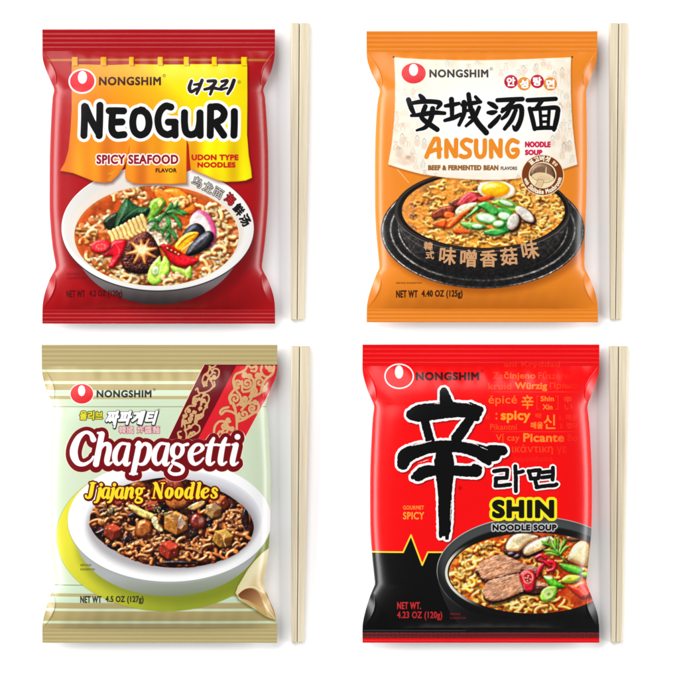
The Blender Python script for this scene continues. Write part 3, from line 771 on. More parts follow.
    c.fill(c.poly([(531, 176.5), (537, 173), (547, 174), (553.5, 179), (546, 183), (537, 181)], 4), (110, 76, 46), grow=.3)
    c.fill(c.poly([(531, 176.5), (537, 173), (547, 174), (553.5, 179), (546, 183), (537, 181)], 4), (236, 208, 164))
    for i in range(6):
        c.fill(c.brush([[(540 + i * 1.6, 176 + i * .3, .15), (536 + i * 2.6, 180.4, .25)]], 2), (176, 140, 96), alpha=.7)
    c.fill(c.poly([(538, 180), (543, 181), (541, 187), (537, 190), (533, 188), (536, 184)], 4), (120, 84, 50), grow=.3)
    c.fill(c.poly([(538, 180), (543, 181), (541, 187), (537, 190), (533, 188), (536, 184)], 4), (228, 196, 148))
    c.fill(c.brush([[(545.6, 168, .4), (545.2, 174, .5)]], 2), (250, 240, 220), alpha=.9)
    c.setclip()
    def arc(R, a0, a1, x0, x1, ym, top):
        def f(X, Y):
            th = np.radians(a0 + (X - x0) / (x1 - x0) * (a1 - a0))
            rr = R + (ym - Y) * (1 if top else -1)
            return bx + rr * np.sin(th), by - rr * np.cos(th) * .965
        return f
    c.fill(c.text('표고버섯', 0, 0, 24, 6.2, .35, warp=arc(17.4, -48, 26, 0, 24, 3.1, True)), (255, 246, 224))
    c.fill(c.text('함유', 0, 0, 7, 4, .2, warp=arc(17.2, 36, 56, 0, 7, 2, True)), (250, 226, 190))
    c.fill(c.text('with', 0, 0, 8, 4, .25, warp=arc(17.2, -100, -124, 0, 8, 2, False)), (255, 246, 224))
    c.fill(c.text('Shiitake Mushroom', 0, 0, 46, 5.2, .3, sp=1.16, warp=arc(17.2, -130, -262, 0, 46, 2.7, False)), (255, 246, 224))
    tiny(c, 'NET WT', 396, 290.4, 417.6, 297.8, (62, 32, 14), 1, .3); tiny(c, '4.40 OZ (125g)', 421.4, 290.2, 462.4, 298.8, (62, 32, 14), 1, .3)
    tiny(c, 'SERVING SUGGESTION', 396, 282.2, 421.6, 284, (120, 62, 14))
    return c
def art_green():
    c = Canvas(40, 343.5, 279, 644.2, (213, 228, 198), 33)
    TAN = (188, 171, 118)
    w = c.win(40, 343, 279, 645); X, Y = c.xy(w)
    c.put(w, sstep(-Y, -430, -372) * .6 + 0 * X, col((222, 235, 204)))
    c.put(w, .35 * np.exp(-((X - 150) / 60) ** 2) * np.exp(-((Y - 420) / 40) ** 2), col((200, 226, 192)))
    def band(y0, y1, k, a=1.):
        ww = c.win(40, y0, 279, y1, 1); XX, YY = c.xy(ww)
        c.put(ww, np.clip((YY - y0) * S + .5, 0, 1) * np.clip((y1 - YY) * S + .5, 0, 1) * a + 0 * XX, col(k))
    for y0, y1, k in ((343, 369.6, TAN), (369.6, 372, (228, 238, 196)), (372, 381, (192, 172, 116)), (381, 384, (228, 240, 200)), (384, 390, (190, 172, 118)), (390, 395.8, (222, 238, 208)), (395.8, 399, (194, 178, 126)), (406.2, 406.9, (150, 150, 110)),
                      (584.2, 585, (134, 144, 106)), (585, 593, (206, 226, 196)), (593, 596.2, (184, 172, 120)), (596.2, 602.3, (206, 228, 196)), (602.3, 608.2, (186, 170, 116)), (608.2, 610.8, (222, 236, 200)), (610.8, 620.8, (188, 170, 114)), (620.8, 623.4, (224, 236, 196)), (623.4, 645, TAN)):
        band(y0, y1, k)
    # yellow-green mat under the bowl
    mat = c.ell(166, 536, 109, 74.5)
    c.fill(mat, (130, 140, 60), grow=.5, alpha=.55)
    c.grad(mat, (232, 224, 58), (160, 172, 46), (70, 530), (185, 604), reg=MAT)
    c.put(mat[0], np.clip(.5 - mat[1] * S, 0, 1) * sstep(-c.xy(mat[0])[1], -505, -480) * .4, col((240, 236, 130)))
    c.setclip(mat)
    c.fill(c.ell(176, 546, 98, 58), (110, 122, 34), alpha=.55, soft=7)
    c.setclip()
    # bowl
    c.grad(c.ell(169, 534, 93, 61.5), (176, 180, 178), (128, 138, 112), (170, 572), (172, 597), reg=DISH)
    c.fill(c.ell(170, 521.5, 101.6, 61.6), (168, 172, 170), alpha=.8, soft=1.2)
    c.fill(c.ell(170, 520, 101.5, 61), (254, 254, 255), reg=DISH)
    well = c.ell(174, 519.5, 87.5, 50)
    c.setclip(c.ell(170, 520, 101.5, 61))
    c.grad(well, (238, 238, 242), (212, 212, 218), (120, 560), (236, 486))
    c.put(well[0], (1 - sstep(-well[1], 0, 5)) * .55 * np.clip(.5 - well[1] * S, 0, 1), col((250, 250, 252)))
    c.fill(c.ell(172, 526, 85, 47), (120, 112, 114), alpha=.5, soft=5)
    c.setclip()
    food = c.poly([(90.5, 524), (93, 511), (101, 499), (112, 491), (128, 484), (150, 479), (172, 477), (196, 481), (217, 489), (235, 499), (248, 512), (254, 525), (251, 538), (242, 549), (226, 558), (205, 564.5), (182, 567), (160, 566), (136, 560), (114, 549), (98, 537)], 4)
    c.fill(food, (56, 25, 16), reg=FOOD)
    c.setclip(food, .6)
    c.mottle(food, .5, 'n2'); c.mottle(food, .5, 'n6')
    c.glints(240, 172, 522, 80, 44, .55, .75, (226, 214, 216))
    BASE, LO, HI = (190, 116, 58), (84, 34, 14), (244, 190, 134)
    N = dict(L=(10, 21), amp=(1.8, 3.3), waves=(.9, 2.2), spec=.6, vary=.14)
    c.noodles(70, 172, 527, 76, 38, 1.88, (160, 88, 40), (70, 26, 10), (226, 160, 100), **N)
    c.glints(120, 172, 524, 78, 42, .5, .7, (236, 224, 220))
    c.noodles(24, 116, 510, 18, 14, 1.88, BASE, LO, HI, **N)
    c.noodles(36, 168, 550, 50, 12, 2.05, BASE, LO, HI, **N)
    c.noodles(30, 230, 532, 20, 22, 1.94, BASE, LO, HI, **N)
    # dark glossy sauce pools
    for x, y, a, b in ((104, 532, 8, 4), (112, 545, 10, 4), (128, 538, 7, 4), (190, 530, 11, 6), (140, 514, 9, 4), (178, 562, 16, 3), (208, 522, 8, 5), (246, 520, 4, 10)):
        c.blob(c.poly([(x + a * (1 + .25 * c.rng.normal()) * cos(t), y + b * (1 + .25 * c.rng.normal()) * sin(t)) for t in np.linspace(0, 6.28, 9)[:-1]], 4), (40, 20, 20), (10, 4, 4), (120, 100, 104), 2.5, .9, .1, .3, 40)
    c.glints(150, 172, 530, 78, 36, .6, .9, (240, 232, 232))
    c.noodles(18, 172, 540, 62, 20, 1.99, BASE, LO, HI, **N)
    def cube(pts, top, side=None, f=.5):
        """glossy diced chunk: one face towards the light and two turned away"""
        x = sum(p[0] for p in pts) / len(pts); y = sum(p[1] for p in pts) / len(pts)
        r = .58 * (max(p[0] for p in pts) - min(p[0] for p in pts))
        a0 = c.rng.uniform(-.35, .35)
        h = [(x + r * 1.08 * cos(a0 + pi / 6 + k * pi / 3), y + r * .98 * sin(a0 + pi / 6 + k * pi / 3)) for k in range(6)]
        m = (x + r * .1, y + r * .05)
        T, Lf, Rt = [h[3], h[4], h[5], m], [h[2], h[3], m, h[1]], [m, h[5], h[0], h[1]]
        c.blob(c.poly(h, 0), [v * .85 for v in top], [v * .3 for v in top], None, 2., .45, .16, .8)
        up = side or [min(255, v * 1.25 + 24) for v in top]
        c.fill(c.poly(Rt, 0), [top[0] * .52, top[1] * .4, top[2] * .3], grow=-.4, alpha=.8, soft=.6)
        c.fill(c.poly(T, 0), up, grow=-.6, alpha=.75, soft=.7)
        for _ in range(3):
            q = c.rng.random(); e = (h[3][0] * (1 - q) + h[5][0] * q, h[3][1] * .6 + m[1] * .4 + c.rng.normal() * .8)
            c.fill(c.ell(e[0], e[1], 1.1, .5, -25, 3), (255, 236, 214), alpha=.6, soft=.4)
    RED, DRED, ORA, BRN = (160, 52, 28), (112, 34, 24), (204, 126, 48), (150, 78, 34)
    # row at the back
    c.blob(c.poly([(152, 492), (156, 482), (168, 478), (182, 482), (186, 494), (176, 502), (160, 502)], 4), (140, 44, 30), (60, 12, 8), (216, 124, 96), 6, .6, .14, .6)
    c.blob(c.poly([(130, 486), (138, 480), (146, 485), (143, 495), (132, 496)], 4), BRN, None, None, 4, .6, .14)
    c.blob(c.poly([(112, 497), (122, 492), (126, 500), (118, 506)], 4), (168, 62, 50), None, None, 3, .6, .14)
    c.blob(c.poly([(166, 500), (176, 493), (188, 499), (186, 506), (172, 508)], 4), (178, 102, 42), (90, 40, 14), (236, 176, 104), 4, .6, .14)
    cube([(148, 502), (155, 499), (160, 508), (153, 513)], RED, (206, 104, 72))
    c.blob(c.poly([(188, 507), (196, 502), (205, 500), (204, 505), (194, 510)], 4), (196, 160, 92), (110, 70, 30), (244, 224, 170), 2, .6)
    cube([(210, 502), (219, 493), (227, 499), (225, 510), (215, 509)], (184, 74, 36), (226, 150, 84))
    cube([(206, 512), (214, 503), (221, 512), (214, 514)], (196, 146, 84), (232, 200, 150))
    # pale onion strips
    c.blob(c.poly([(129, 507), (133, 504), (146, 510), (155, 514), (152, 519), (141, 516)], 4), (226, 206, 122), (150, 112, 46), (252, 244, 190), 2.6, .5, .1, .6)
    c.blob(c.poly([(152, 518), (157, 516), (160, 524), (164, 530), (160, 531), (154, 526)], 4), (226, 214, 158), (150, 120, 60), (252, 248, 214), 2, .5, .14, .5, rough=(.5, .3))
    # dried cabbage flakes
    for x, y in ((112, 509), (163, 512), (158, 509), (167, 514), (109, 512)):
        for _ in range(9):
            c.blob(c.ell(x + c.rng.normal() * 2.4, y + c.rng.normal() * 1.8, 1.3, .7, c.rng.uniform(0, 180), 2), (170, 160, 110), (70, 64, 34), (240, 238, 200), .8, .5, .1, .3)
    # chunks
    cube([(105, 529), (112, 524), (121, 527), (119, 537), (109, 539)], RED)
    c.blob(c.poly([(136, 527), (140, 520), (148, 519), (153, 524), (152, 533), (144, 538), (137, 535)], 4), (162, 86, 34), (70, 26, 8), (234, 168, 96), 5, .7, .14, .6)
    cube([(160, 546), (168, 540), (178, 545), (176, 556), (166, 559)], (172, 50, 28))
    cube([(166, 524), (176, 512), (188, 522), (176, 533)], ORA, (228, 176, 104))
    c.blob(c.poly([(177.5, 520), (182, 514), (187, 523), (182, 530), (178, 528)], 0), (176, 140, 116), (104, 70, 50), (228, 206, 190), 1.6, .6, .2, 0)
    c.blob(c.poly([(191, 519), (196, 513), (205, 517), (206, 526), (198, 529), (192, 526)], 4), DRED, (50, 10, 8), (206, 110, 90), 4, .8, .14, .6)
    c.fill(c.ell(201.5, 520, 2.6, 3.2, 20), (186, 150, 130), alpha=.6, soft=1)
    cube([(214, 537), (221, 529), (232, 538), (226, 547)], (202, 138, 50), (234, 184, 96))
    c.fill(c.brush([[(225, 533, .3), (224, 540, .6), (226, 546, .3)]]), (250, 226, 170), alpha=.8, soft=.4)
    c.glaze(food, (58, 24, 14), .4, .2, .7)
    c.glints(120, 172, 522, 76, 40, .5, .9)
    c.photo(food, .3, .4)
    c.setclip()
    # folded napkin
    nap = [(268.8, 548), (262, 553), (254.7, 560.5), (248, 569), (243, 577.5), (238, 586), (235.8, 592.4), (239.5, 598.8), (251, 606.2), (265, 615.8), (277, 621), (277, 612), (272.5, 603), (268.6, 594), (267, 586), (269, 566)]
    sh = c.poly(nap, 0, 6)
    c.fill(sh, (70, 70, 16), off=(-1.2, 1.2), alpha=.5, soft=2)
    c.grad(sh, (246, 234, 186), (206, 170, 104), (250, 572), (270, 600), reg=ROLL)
    w, D = sh; X, Y = c.xy(w)
    f = np.sin((X * .72 + Y * .42) * .42) * .05
    c.put(w, np.clip(.5 - D * S, 0, 1) * np.clip(f * 8, 0, .4), col((255, 248, 214)))
    c.put(w, np.clip(.5 - D * S, 0, 1) * np.clip(-f * 8, 0, .3), col((216, 186, 120)))
    c.fill(c.poly([(237.6, 593), (244, 587.8), (252, 586.4), (259, 589), (264, 594), (266, 604), (272, 612), (275, 619), (264, 613), (252, 605), (240.6, 598)], 3), (214, 178, 112))
    c.grad(c.poly([(238.8, 594), (245, 589), (252, 588), (258, 591.4), (261.4, 598), (263, 606), (258, 606), (248, 600), (241, 597.6)], 3), (116, 62, 34), (206, 160, 100), (244, 589), (256, 607))
    c.fill(c.brush([[(238, 593, .4), (245, 587.6, .6), (254, 586.8, .6), (262, 592, .5)]]), (250, 236, 190))
    c.fill(c.brush([[(262.6, 600, .3), (267, 608, .7), (275, 619, .3)]]), (246, 226, 180), alpha=.9)
    c.fill(c.brush([[(266, 593, .3), (271, 604, .6), (276, 617, .4)]]), (150, 104, 50), alpha=.8, soft=.5)
    # ribbon with scrollwork
    rib = [(204.4, 364.9), (278, 364.9), (278, 376), (243.6, 440), (196, 444), (166.5, 444)]
    c.fill(c.poly(rib, 0), (246, 226, 190), grow=.7)
    c.fill(c.poly(rib, 0), (226, 30, 42), reg=BAN)
    c.fill(c.poly([(204.4, 364.9), (236.8, 364.9), (195.5, 444), (166.5, 444)], 0), (112, 2, 18))
    c.fill(c.poly([(204.4, 364.6), (278, 364.6), (278, 365.6), (204.4, 365.6)], 0), (90, 6, 14))
    c.setclip(c.poly(rib, 0))
    o, k = (180, 350), 6.17
    def curl(cx, cy, r, a0, turns, d, tail=None):
        p = []
        for i in range(11):
            t = i / 10
            a = radians(a0) + d * t * turns * 2 * pi
            q = r * (1 - t * .82)
            p.append((cx + q * cos(a), cy + q * sin(a)))
        if tail:
            p = tail + p
        return p
    big = [
        [(350, 520), (352, 450), (345, 380), (330, 340)], [(352, 400), (320, 380), (282, 375), (258, 395), (250, 380), (268, 360), (300, 352)],
        curl(340, 300, 34, 100, 1.3, 1, [(345, 372)]), [(316, 330), (306, 290), (330, 252), (352, 232)], [(355, 340), (378, 318), (372, 280), (352, 255)],
        curl(395, 395, 30, 190, 1.2, -1, [(362, 430)]), [(362, 440), (400, 425), (440, 400), (470, 380)], curl(448, 360, 26, 60, 1.2, 1, [(476, 386)]), [(430, 330), (470, 318), (486, 345), (478, 385)], [(380, 370), (410, 335), (440, 300), (440, 262)],
        curl(360, 205, 26, 80, 1.2, 1, [(340, 245)]), [(338, 236), (330, 190), (345, 150), (380, 135), (405, 120)], curl(415, 205, 34, 200, 1.4, -1, [(385, 250)]), [(392, 258), (430, 250), (455, 215), (450, 180), (425, 160)], curl(395, 155, 18, 250, 1.1, 1),
        curl(455, 250, 24, 120, 1.2, -1, [(430, 290)]), [(440, 290), (480, 275), (520, 245), (540, 205)], curl(492, 200, 32, 150, 1.3, 1, [(460, 240)]), [(500, 250), (510, 215), (530, 180), (560, 160)], curl(480, 160, 18, 0, 1.1, -1, [(455, 190)]),
        [(405, 120), (420, 95), (440, 110), (470, 100), (466, 130), (440, 128)], [(505, 100), (500, 130), (520, 160), (550, 165), (575, 140), (580, 100)], curl(555, 120, 20, 200, 1.2, 1, [(530, 100)]),
        [(210, 520), (218, 470), (245, 440), (285, 440)], curl(275, 468, 24, 270, 1.3, 1), [(300, 470), (290, 505), (262, 510), (270, 490)], [(230, 530), (250, 500), (280, 520)],
        curl(385, 325, 20, 0, 1.2, 1), curl(520, 235, 18, 90, 1.2, -1), curl(430, 165, 17, 180, 1.2, 1), curl(300, 430, 15, 40, 1.1, 1), curl(322, 482, 15, 200, 1.1, -1), curl(400, 300, 16, 60, 1.1, -1), curl(465, 320, 15, 10, 1.1, 1),
    ]
    sh = c.brush([P(o, k, RR(spline(q, 3), 7.6)) for q in big], 4, 3)
    c.fill(sh, (172, 30, 30), grow=.45, alpha=.8); c.fill(sh, (218, 172, 118))
    small = [
        [(40, 560), (42, 515), (30, 490)], curl(35, 445, 17, 100, 1.3, 1, [(38, 500)]), [(14, 470), (20, 425), (45, 405), (35, 375), (60, 345), (85, 345)], curl(55, 375, 13, 250, 1.1, 1), curl(85, 510, 17, 190, 1.1, -1, [(50, 540)]), [(52, 540), (85, 525), (120, 500), (122, 470), (100, 455)], [(45, 490), (70, 470), (95, 450), (110, 425)],
        curl(70, 425, 17, 90, 1.2, 1, [(50, 450)]), curl(115, 405, 15, 200, 1.2, -1, [(95, 440)]), curl(90, 380, 12, 0, 1.1, 1), [(110, 430), (140, 410), (150, 370), (170, 345), (160, 320)], curl(130, 360, 12, 120, 1.1, 1), curl(100, 310, 18, 100, 1.3, 1, [(95, 345)]), [(80, 330), (88, 290), (120, 275), (112, 250)], curl(148, 310, 13, 170, 1.2, -1, [(130, 340)]), [(135, 335), (140, 290), (170, 275), (182, 300), (172, 330)], curl(165, 345, 10, 60, 1., 1),
        [(98, 245), (110, 235), (118, 262), (145, 262), (180, 250), (205, 225), (196, 195)], [(150, 225), (140, 190), (150, 155), (175, 135), (185, 100)], curl(160, 205, 16, 60, 1.2, 1), [(165, 200), (180, 165), (200, 140), (185, 110)], curl(210, 165, 13, 150, 1.2, -1, [(190, 190)]), [(215, 180), (238, 160), (240, 125), (215, 115), (200, 130), (218, 142)], [(180, 100), (200, 108), (220, 95)], [(212, 195), (216, 220), (196, 235)],
        [(0, 545), (-10, 510), (10, 500)], curl(0, 535, 10, 0, 1., 1), curl(62, 470, 12, 0, 1.1, 1), curl(98, 440, 11, 90, 1.1, -1), curl(138, 402, 12, 180, 1.1, 1), curl(74, 398, 11, 30, 1.1, 1), curl(150, 272, 12, 120, 1.1, -1), curl(122, 300, 10, 0, 1.1, 1), curl(190, 182, 11, 200, 1.1, 1), curl(166, 152, 11, 60, 1.1, -1), curl(30, 405, 10, 60, 1.1, 1), curl(92, 330, 10, 0, 1.1, 1),
    ]
    sh = c.brush([P(o, k, RR(spline(q, 3), 5.6)) for q in small], 4, 3)
    c.fill(sh, (60, 0, 6), grow=.35, alpha=.7); c.fill(sh, (212, 168, 116))
    c.setclip()
    emblem(c, 82.4, 393.7, 11.3, 9.7, .8, (82.2, 390.6, 3.6, 5.4), (226, 26, 34), EMB)
    c.fill(c.text('NONGSHIM', 97.2, 390, 152, 397.4, .4, sp=1.14), (40, 40, 40))
    regmark(c, 154.8, 389.4, 1.2, (60, 60, 50))
    # korean names
    sh = c.text('올리브', 80.4, 410.8, 103.4, 419.8, .35, .05)
    c.fill(sh, (96, 96, 20), grow=.75); c.fill(sh, (232, 222, 50), grow=-.05)
    sh = c.text('짜파게티', 106.6, 410.2, 157, 424.6, .85, .28)
    s2 = c.brush([[(116.5, 420, 1.1), (115, 427, 1)]])
    for q in (sh, s2):
        c.fill(q, (40, 40, 38), grow=.85, off=(.25, .5))
    for q in (sh, s2):
        c.fill(q, (255, 255, 255))
    sh = c.text('韓國 炸醬麵', 119.6, 425.8, 160.2, 433.2, .12)
    c.fill(sh, (160, 70, 78), grow=.5); c.fill(sh, (244, 214, 212), grow=.02)
    regmark(c, 159.4, 409.6, 1, (60, 60, 50), .5)
    # title
    o, k = (65, 380), 1 / 6.79
    st = []
    for ch, x in (('C', 45), ('h', 193), ('a', 322), ('p', 440), ('a', 588), ('g', 694), ('e', 838), ('t', 957), ('t', 1039), ('i', 1113)):
        for q in glyph(ch, x, 570, 1.):
            st.append([(o[0] + a * k, o[1] + b * k, r * k * .93) for a, b, r in q])
    sh = c.brush(st, 9, 6)
    c.fill(sh, (255, 240, 214), grow=5.0, off=(0, .9))
    c.fill(sh, (120, 4, 14), grow=4.1, off=(0, 1.5), reg=TIT); c.fill(sh, (120, 4, 14), grow=3.9, reg=TIT)
    c.fill(sh, (255, 255, 255), grow=.1)
    st = []
    g = .071
    for ch, x in (('J', 86.6), ('j', 96.8), ('a', 101.6), ('j', 110), ('a', 115.4), ('n', 124.4), ('g', 134.6), ('N', 152.6), ('o', 165), ('o', 174.8), ('d', 184.8), ('l', 195.8), ('e', 201.6), ('s', 210.6)):
        st += glyph(ch, x, 497.4, g, 1.3)
    sh = c.brush(st, 6, 5)
    c.fill(sh, (84, 10, 4), grow=1.5, off=(.5, .8)); c.fill(sh, (96, 12, 6), grow=1.3)
    c.fill(sh, (255, 226, 36))
    tiny(c, 'NET WT', 80.8, 595.4, 102.2, 602.4, (58, 58, 36), 1, .3); tiny(c, '4.5 OZ (127g)', 106, 595.2, 144.2, 603.4, (58, 58, 36), 1, .3)
    tiny(c, 'SERVING', 81, 563.4, 92, 565.6, (90, 90, 20)); tiny(c, 'SUGGESTION', 81, 567.6, 95.4, 569.8, (90, 90, 20))
    return c

def art_black():
    c = Canvas(361, 343, 601, 644.2, (250, 4, 8), 44)
    w = c.win(361, 343, 601, 645); X, Y = c.xy(w)
    c.put(w, (1 - sstep(Y, 366, 372)) * .6 + 0 * X, col((232, 8, 18)))
    # words for hot in many tongues
    O1 = (255, 140, 44)
    def word(t, x0, y0, x1, y1, al, bold=.1, k=O1, fade=None):
        w, D = c.text(t, x0, y0, x1, y1, bold, sp=1.04)
        a = np.clip(.5 - D * S, 0, 1) * min(1, al * 1.6)
        if fade and a.size:
            X, Y = c.xy(w)
            a = a * np.clip((fade[0] - X) / (fade[0] - fade[1]), 0, 1)
        c.put(w, a, col(k))
    word('ani Kryddad', 504, 361.6, 560, 368.6, .2)
    word('Za', 492.5, 372, 503, 379, .25, .3); word('činjeno', 503.6, 371.6, 535.2, 380.6, .45, .3); word('Fűszeres', 538, 371.4, 572, 379, .3, .1, O1, (578, 548))
    word('kruid', 488, 382.6, 511, 389.2, .35); word('Würzig', 514.4, 382, 546.8, 391.2, .6, .4); word('Пряно', 549.4, 382.4, 577, 390, .35, .1, O1, (584, 552))
    for y in (391.7, 431.4):
        ww = c.win(487, y - .3, 580, y + .3); XX, YY = c.xy(ww)
        c.put(ww, .5 * sstep(XX, 484, 500) * sstep(-XX, -584, -560) + 0 * YY, col((255, 110, 60)))
    word('épicé', 488, 395.4, 516.6, 406, .5, .2)
    word('辛', 521, 394.8, 533, 409, .75, .35); word('辛', 563, 396, 571.6, 402.4, .35); word('い', 564, 404.4, 572, 409.6, .25)
    for q in ([(538.6, 396, .3), (536.4, 396, .3), (536.4, 409, .3), (538.6, 409, .3)], [(555, 396, .3), (557.4, 396, .3), (557.4, 409, .3), (555, 409, .3)]):
        for a, b in zip(q[:-1], q[1:]):
            c.fill(c.brush([[a, b]], 2, 1), O1, alpha=.5)
    word('Shin', 540, 395.8, 553.4, 401.2, .65, .25); word('Xin', 542, 404.2, 552, 409.4, .65, .25)
    word('ki', 485, 412, 489, 419, .2); word(':', 495, 412.4, 497, 419.4, .5, .4); word('spicy', 500.2, 410.4, 530, 422.8, .95, .55, (255, 158, 40))
    word('매울', 530.2, 421.6, 542.4, 428.6, .65, .25); word('매운', 534.6, 413, 541, 417.6, .4); word('신', 543, 414.2, 554.8, 428.8, .75, .3)
    word('1. 매운', 559, 414, 577, 420.4, .22); word('2. 맵다', 559, 422.4, 577, 428.4, .22)
    word('Pikantní', 489.6, 423.6, 516.6, 429.6, .35)
    word('Vị cay', 495.4, 433.4, 519, 442.6, .42, .15); word('Picante', 522.6, 432.8, 563.6, 441.8, .68, .45, O1, (586, 550)); word('Bo', 567, 434, 577, 441, .15)
    word('ικάντικη', 511.4, 444, 552.2, 454.2, .32, .15); word('γε', 556, 446, 566, 454.6, .18)
    word('Ακυγαδαπα', 512, 456, 552, 462.4, .14)
    # black lower part with the pulse line
    zig = [(361, 551.6), (403, 551.6), (410.8, 534.6), (422, 564.4), (427.6, 551.6), (446, 551.6)]
    c.fill(c.poly(zig + [(601, 551.6), (601, 645), (361, 645)], 0), (6, 5, 6))
    for a, b in zip(zig[:-1], zig[1:]):
        c.fill(c.brush([[a + (.85,), b + (.85,)]], 3, 1), (255, 226, 58))
    w = c.win(361, 629, 601, 644.2); X, Y = c.xy(w)
    c.put(w, np.clip(1 - np.abs(Y - 630.6) / .7, 0, 1) * .55 + 0 * X, col((140, 140, 140)))
    c.put(w, sstep(Y, 637.6, 638.2) + 0 * X, col((232, 14, 22)))
    d = np.maximum(np.abs(((X + np.floor((Y - 632.6) / 1.3) * .85) % 1.7) - .85), np.abs((Y - 632.6) % 1.3 - .65)) < .46
    c.put(w, d * (Y > 632.6) * (Y < 637.8) * .85, col((236, 60, 64)))
    # bowl
    body = [(437.2, 566), (438, 582), (443, 597), (450, 612), (460, 626), (468, 632), (601, 632), (601, 560), (520, 540)]
    sh = c.poly(body, 0)
    c.grad(sh, (62, 63, 64), (8, 8, 9), (438, 590), (482, 612), reg=DISH)
    c.fill(c.ell(532, 570, 95.6, 54.4), (178, 178, 172), reg=DISH)
    rim = c.ell(532.3, 570.6, 95.2, 54)
    c.grad(rim, (50, 54, 54), (12, 12, 13), (500, 545), (500, 608))
    c.setclip(rim)
    c.fill(c.ell(532, 566, 91, 49), (92, 98, 98), alpha=.35, soft=3)
    c.fill(c.ell(533, 571, 88, 45.5), (14, 13, 13), soft=1.2)
    w, D = c.ell(533, 572, 87, 42); X, Y = c.xy(w)
    c.put(w, np.clip(.5 - (np.abs(D) - 1.3) * 2, 0, 1) * sstep(-X, -486, -452) * sstep(Y, 540, 560), col((232, 228, 214)))
    for q in range(5):
        w, D = c.ell(532, 570, 93 - q * 1.6, 52.4 - q * 1.5); X, Y = c.xy(w)
        c.put(w, np.clip(.5 - (np.abs(D) - .12) * 4, 0, 1) * .18 * (Y < 560), col((160, 166, 166)))
    c.fill(c.ell(586, 540, 8, 20, 20), (200, 204, 204), alpha=.25, soft=5)
    c.setclip()
    c.fill(c.poly([(437.4, 566), (440, 584), (446, 596), (458, 606), (490, 617), (532, 622), (601, 617), (601, 632), (468, 632), (460, 626), (450, 612), (443, 597), (438, 582)], 0), (20, 20, 21), alpha=.55, soft=1)
    soup = c.ell(533, 572.6, 84.4, 40.4)
    c.grad(soup, (196, 84, 24), (182, 58, 14), (460, 560), (570, 600), reg=FOOD)
    c.setclip(soup)
    c.mottle(soup, .25); c.mottle(soup, .2, 'n2')
    BASE, LO, HI = (244, 190, 84), (186, 90, 20), (255, 238, 176)
    N = dict(L=(11, 24), amp=(1.6, 2.9), waves=(1.1, 2.4), spec=.55, sq=.7, vary=.13)
    c.noodles(90, 528, 574, 78, 36, 1.54, (232, 160, 62), (164, 62, 12), (254, 216, 140), **N)
    c.noodles(52, 470, 556, 22, 24, 1.77, BASE, LO, HI, **N)
    c.noodles(28, 470, 588, 20, 14, 1.77, BASE, LO, HI, **N)
    c.glaze(soup, (196, 76, 18), .6, 0, .55)
    c.noodles(18, 464, 566, 14, 24, 1.82, BASE, LO, HI, **N)
    c.noodles(10, 500, 600, 20, 6, 1.82, BASE, LO, HI, **N)
    c.fill(c.ell(560, 592, 34, 9), (186, 54, 12), alpha=.55, soft=5)
    c.noodles(36, 528, 603, 42, 7, 1.65, BASE, LO, HI, L=(10, 20), amp=(1.5, 2.6), waves=(.7, 1.6), spec=.5, sq=.6)
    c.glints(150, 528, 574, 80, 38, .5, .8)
    # sliced mushroom
    def shroom(pts, edge):
        c.blob(c.poly(edge, 4), (74, 42, 34), (24, 10, 8), (140, 100, 84), 3, .5, .2, .6)
        c.blob(c.poly(pts, 4), (240, 220, 180), (178, 130, 80), (255, 250, 230), 4, .15, .1, .2)
    o, k = (510, 515), 7.54
    shroom(P(o, k, [(-30, 215), (20, 150), (100, 135), (190, 150), (205, 165), (120, 215), (70, 260), (20, 268), (-25, 262)]), P(o, k, [(-45, 225), (10, 148), (100, 126), (205, 145), (215, 175), (120, 230), (80, 290), (20, 300), (-40, 290)]))
    for q in ([(60, 165), (140, 150), (170, 152)], [(30, 200), (90, 175), (130, 170)]):
        c.fill(c.brush([P(o, k, RR(q, 5))], 3), (214, 180, 130), alpha=.6, soft=.5)
    shroom(P(o, k, [(98, 285), (112, 240), (190, 190), (260, 165), (310, 160), (330, 200), (250, 250), (190, 275), (130, 300)]), P(o, k, [(84, 300), (96, 235), (180, 178), (260, 152), (320, 148), (320, 175), (250, 262), (180, 300), (110, 318)]))
    c.blob(c.poly(P(o, k, [(20, 300), (60, 285), (80, 305), (50, 330), (20, 325)]), 4), (60, 40, 46), (14, 8, 10), (160, 130, 140), 3, .6)
    c.blob(c.poly(P(o, k, [(-20, 280), (20, 268), (40, 290), (10, 310), (-20, 305)]), 4), (60, 40, 46), (14, 8, 10), (160, 130, 140), 3, .6)
    c.blob(c.poly(P(o, k, [(420, 160), (460, 145), (510, 165), (520, 190), (480, 200), (430, 190)]), 4), (120, 78, 52), (46, 22, 12), (196, 156, 120), 3, .4, .2)
    c.blob(c.poly(P(o, k, [(430, 330), (450, 270), (490, 215), (540, 192), (590, 215), (606, 270), (600, 340), (575, 385), (520, 370), (455, 350)]), 4), (236, 214, 164), (170, 120, 66), (255, 244, 214), 7, .2, .08, .5)
    c.fill(c.ell(581, 553, 6, 9, 10), (255, 240, 200), alpha=.5, soft=4)
    # beef
    o, k = (435, 515), 7.54
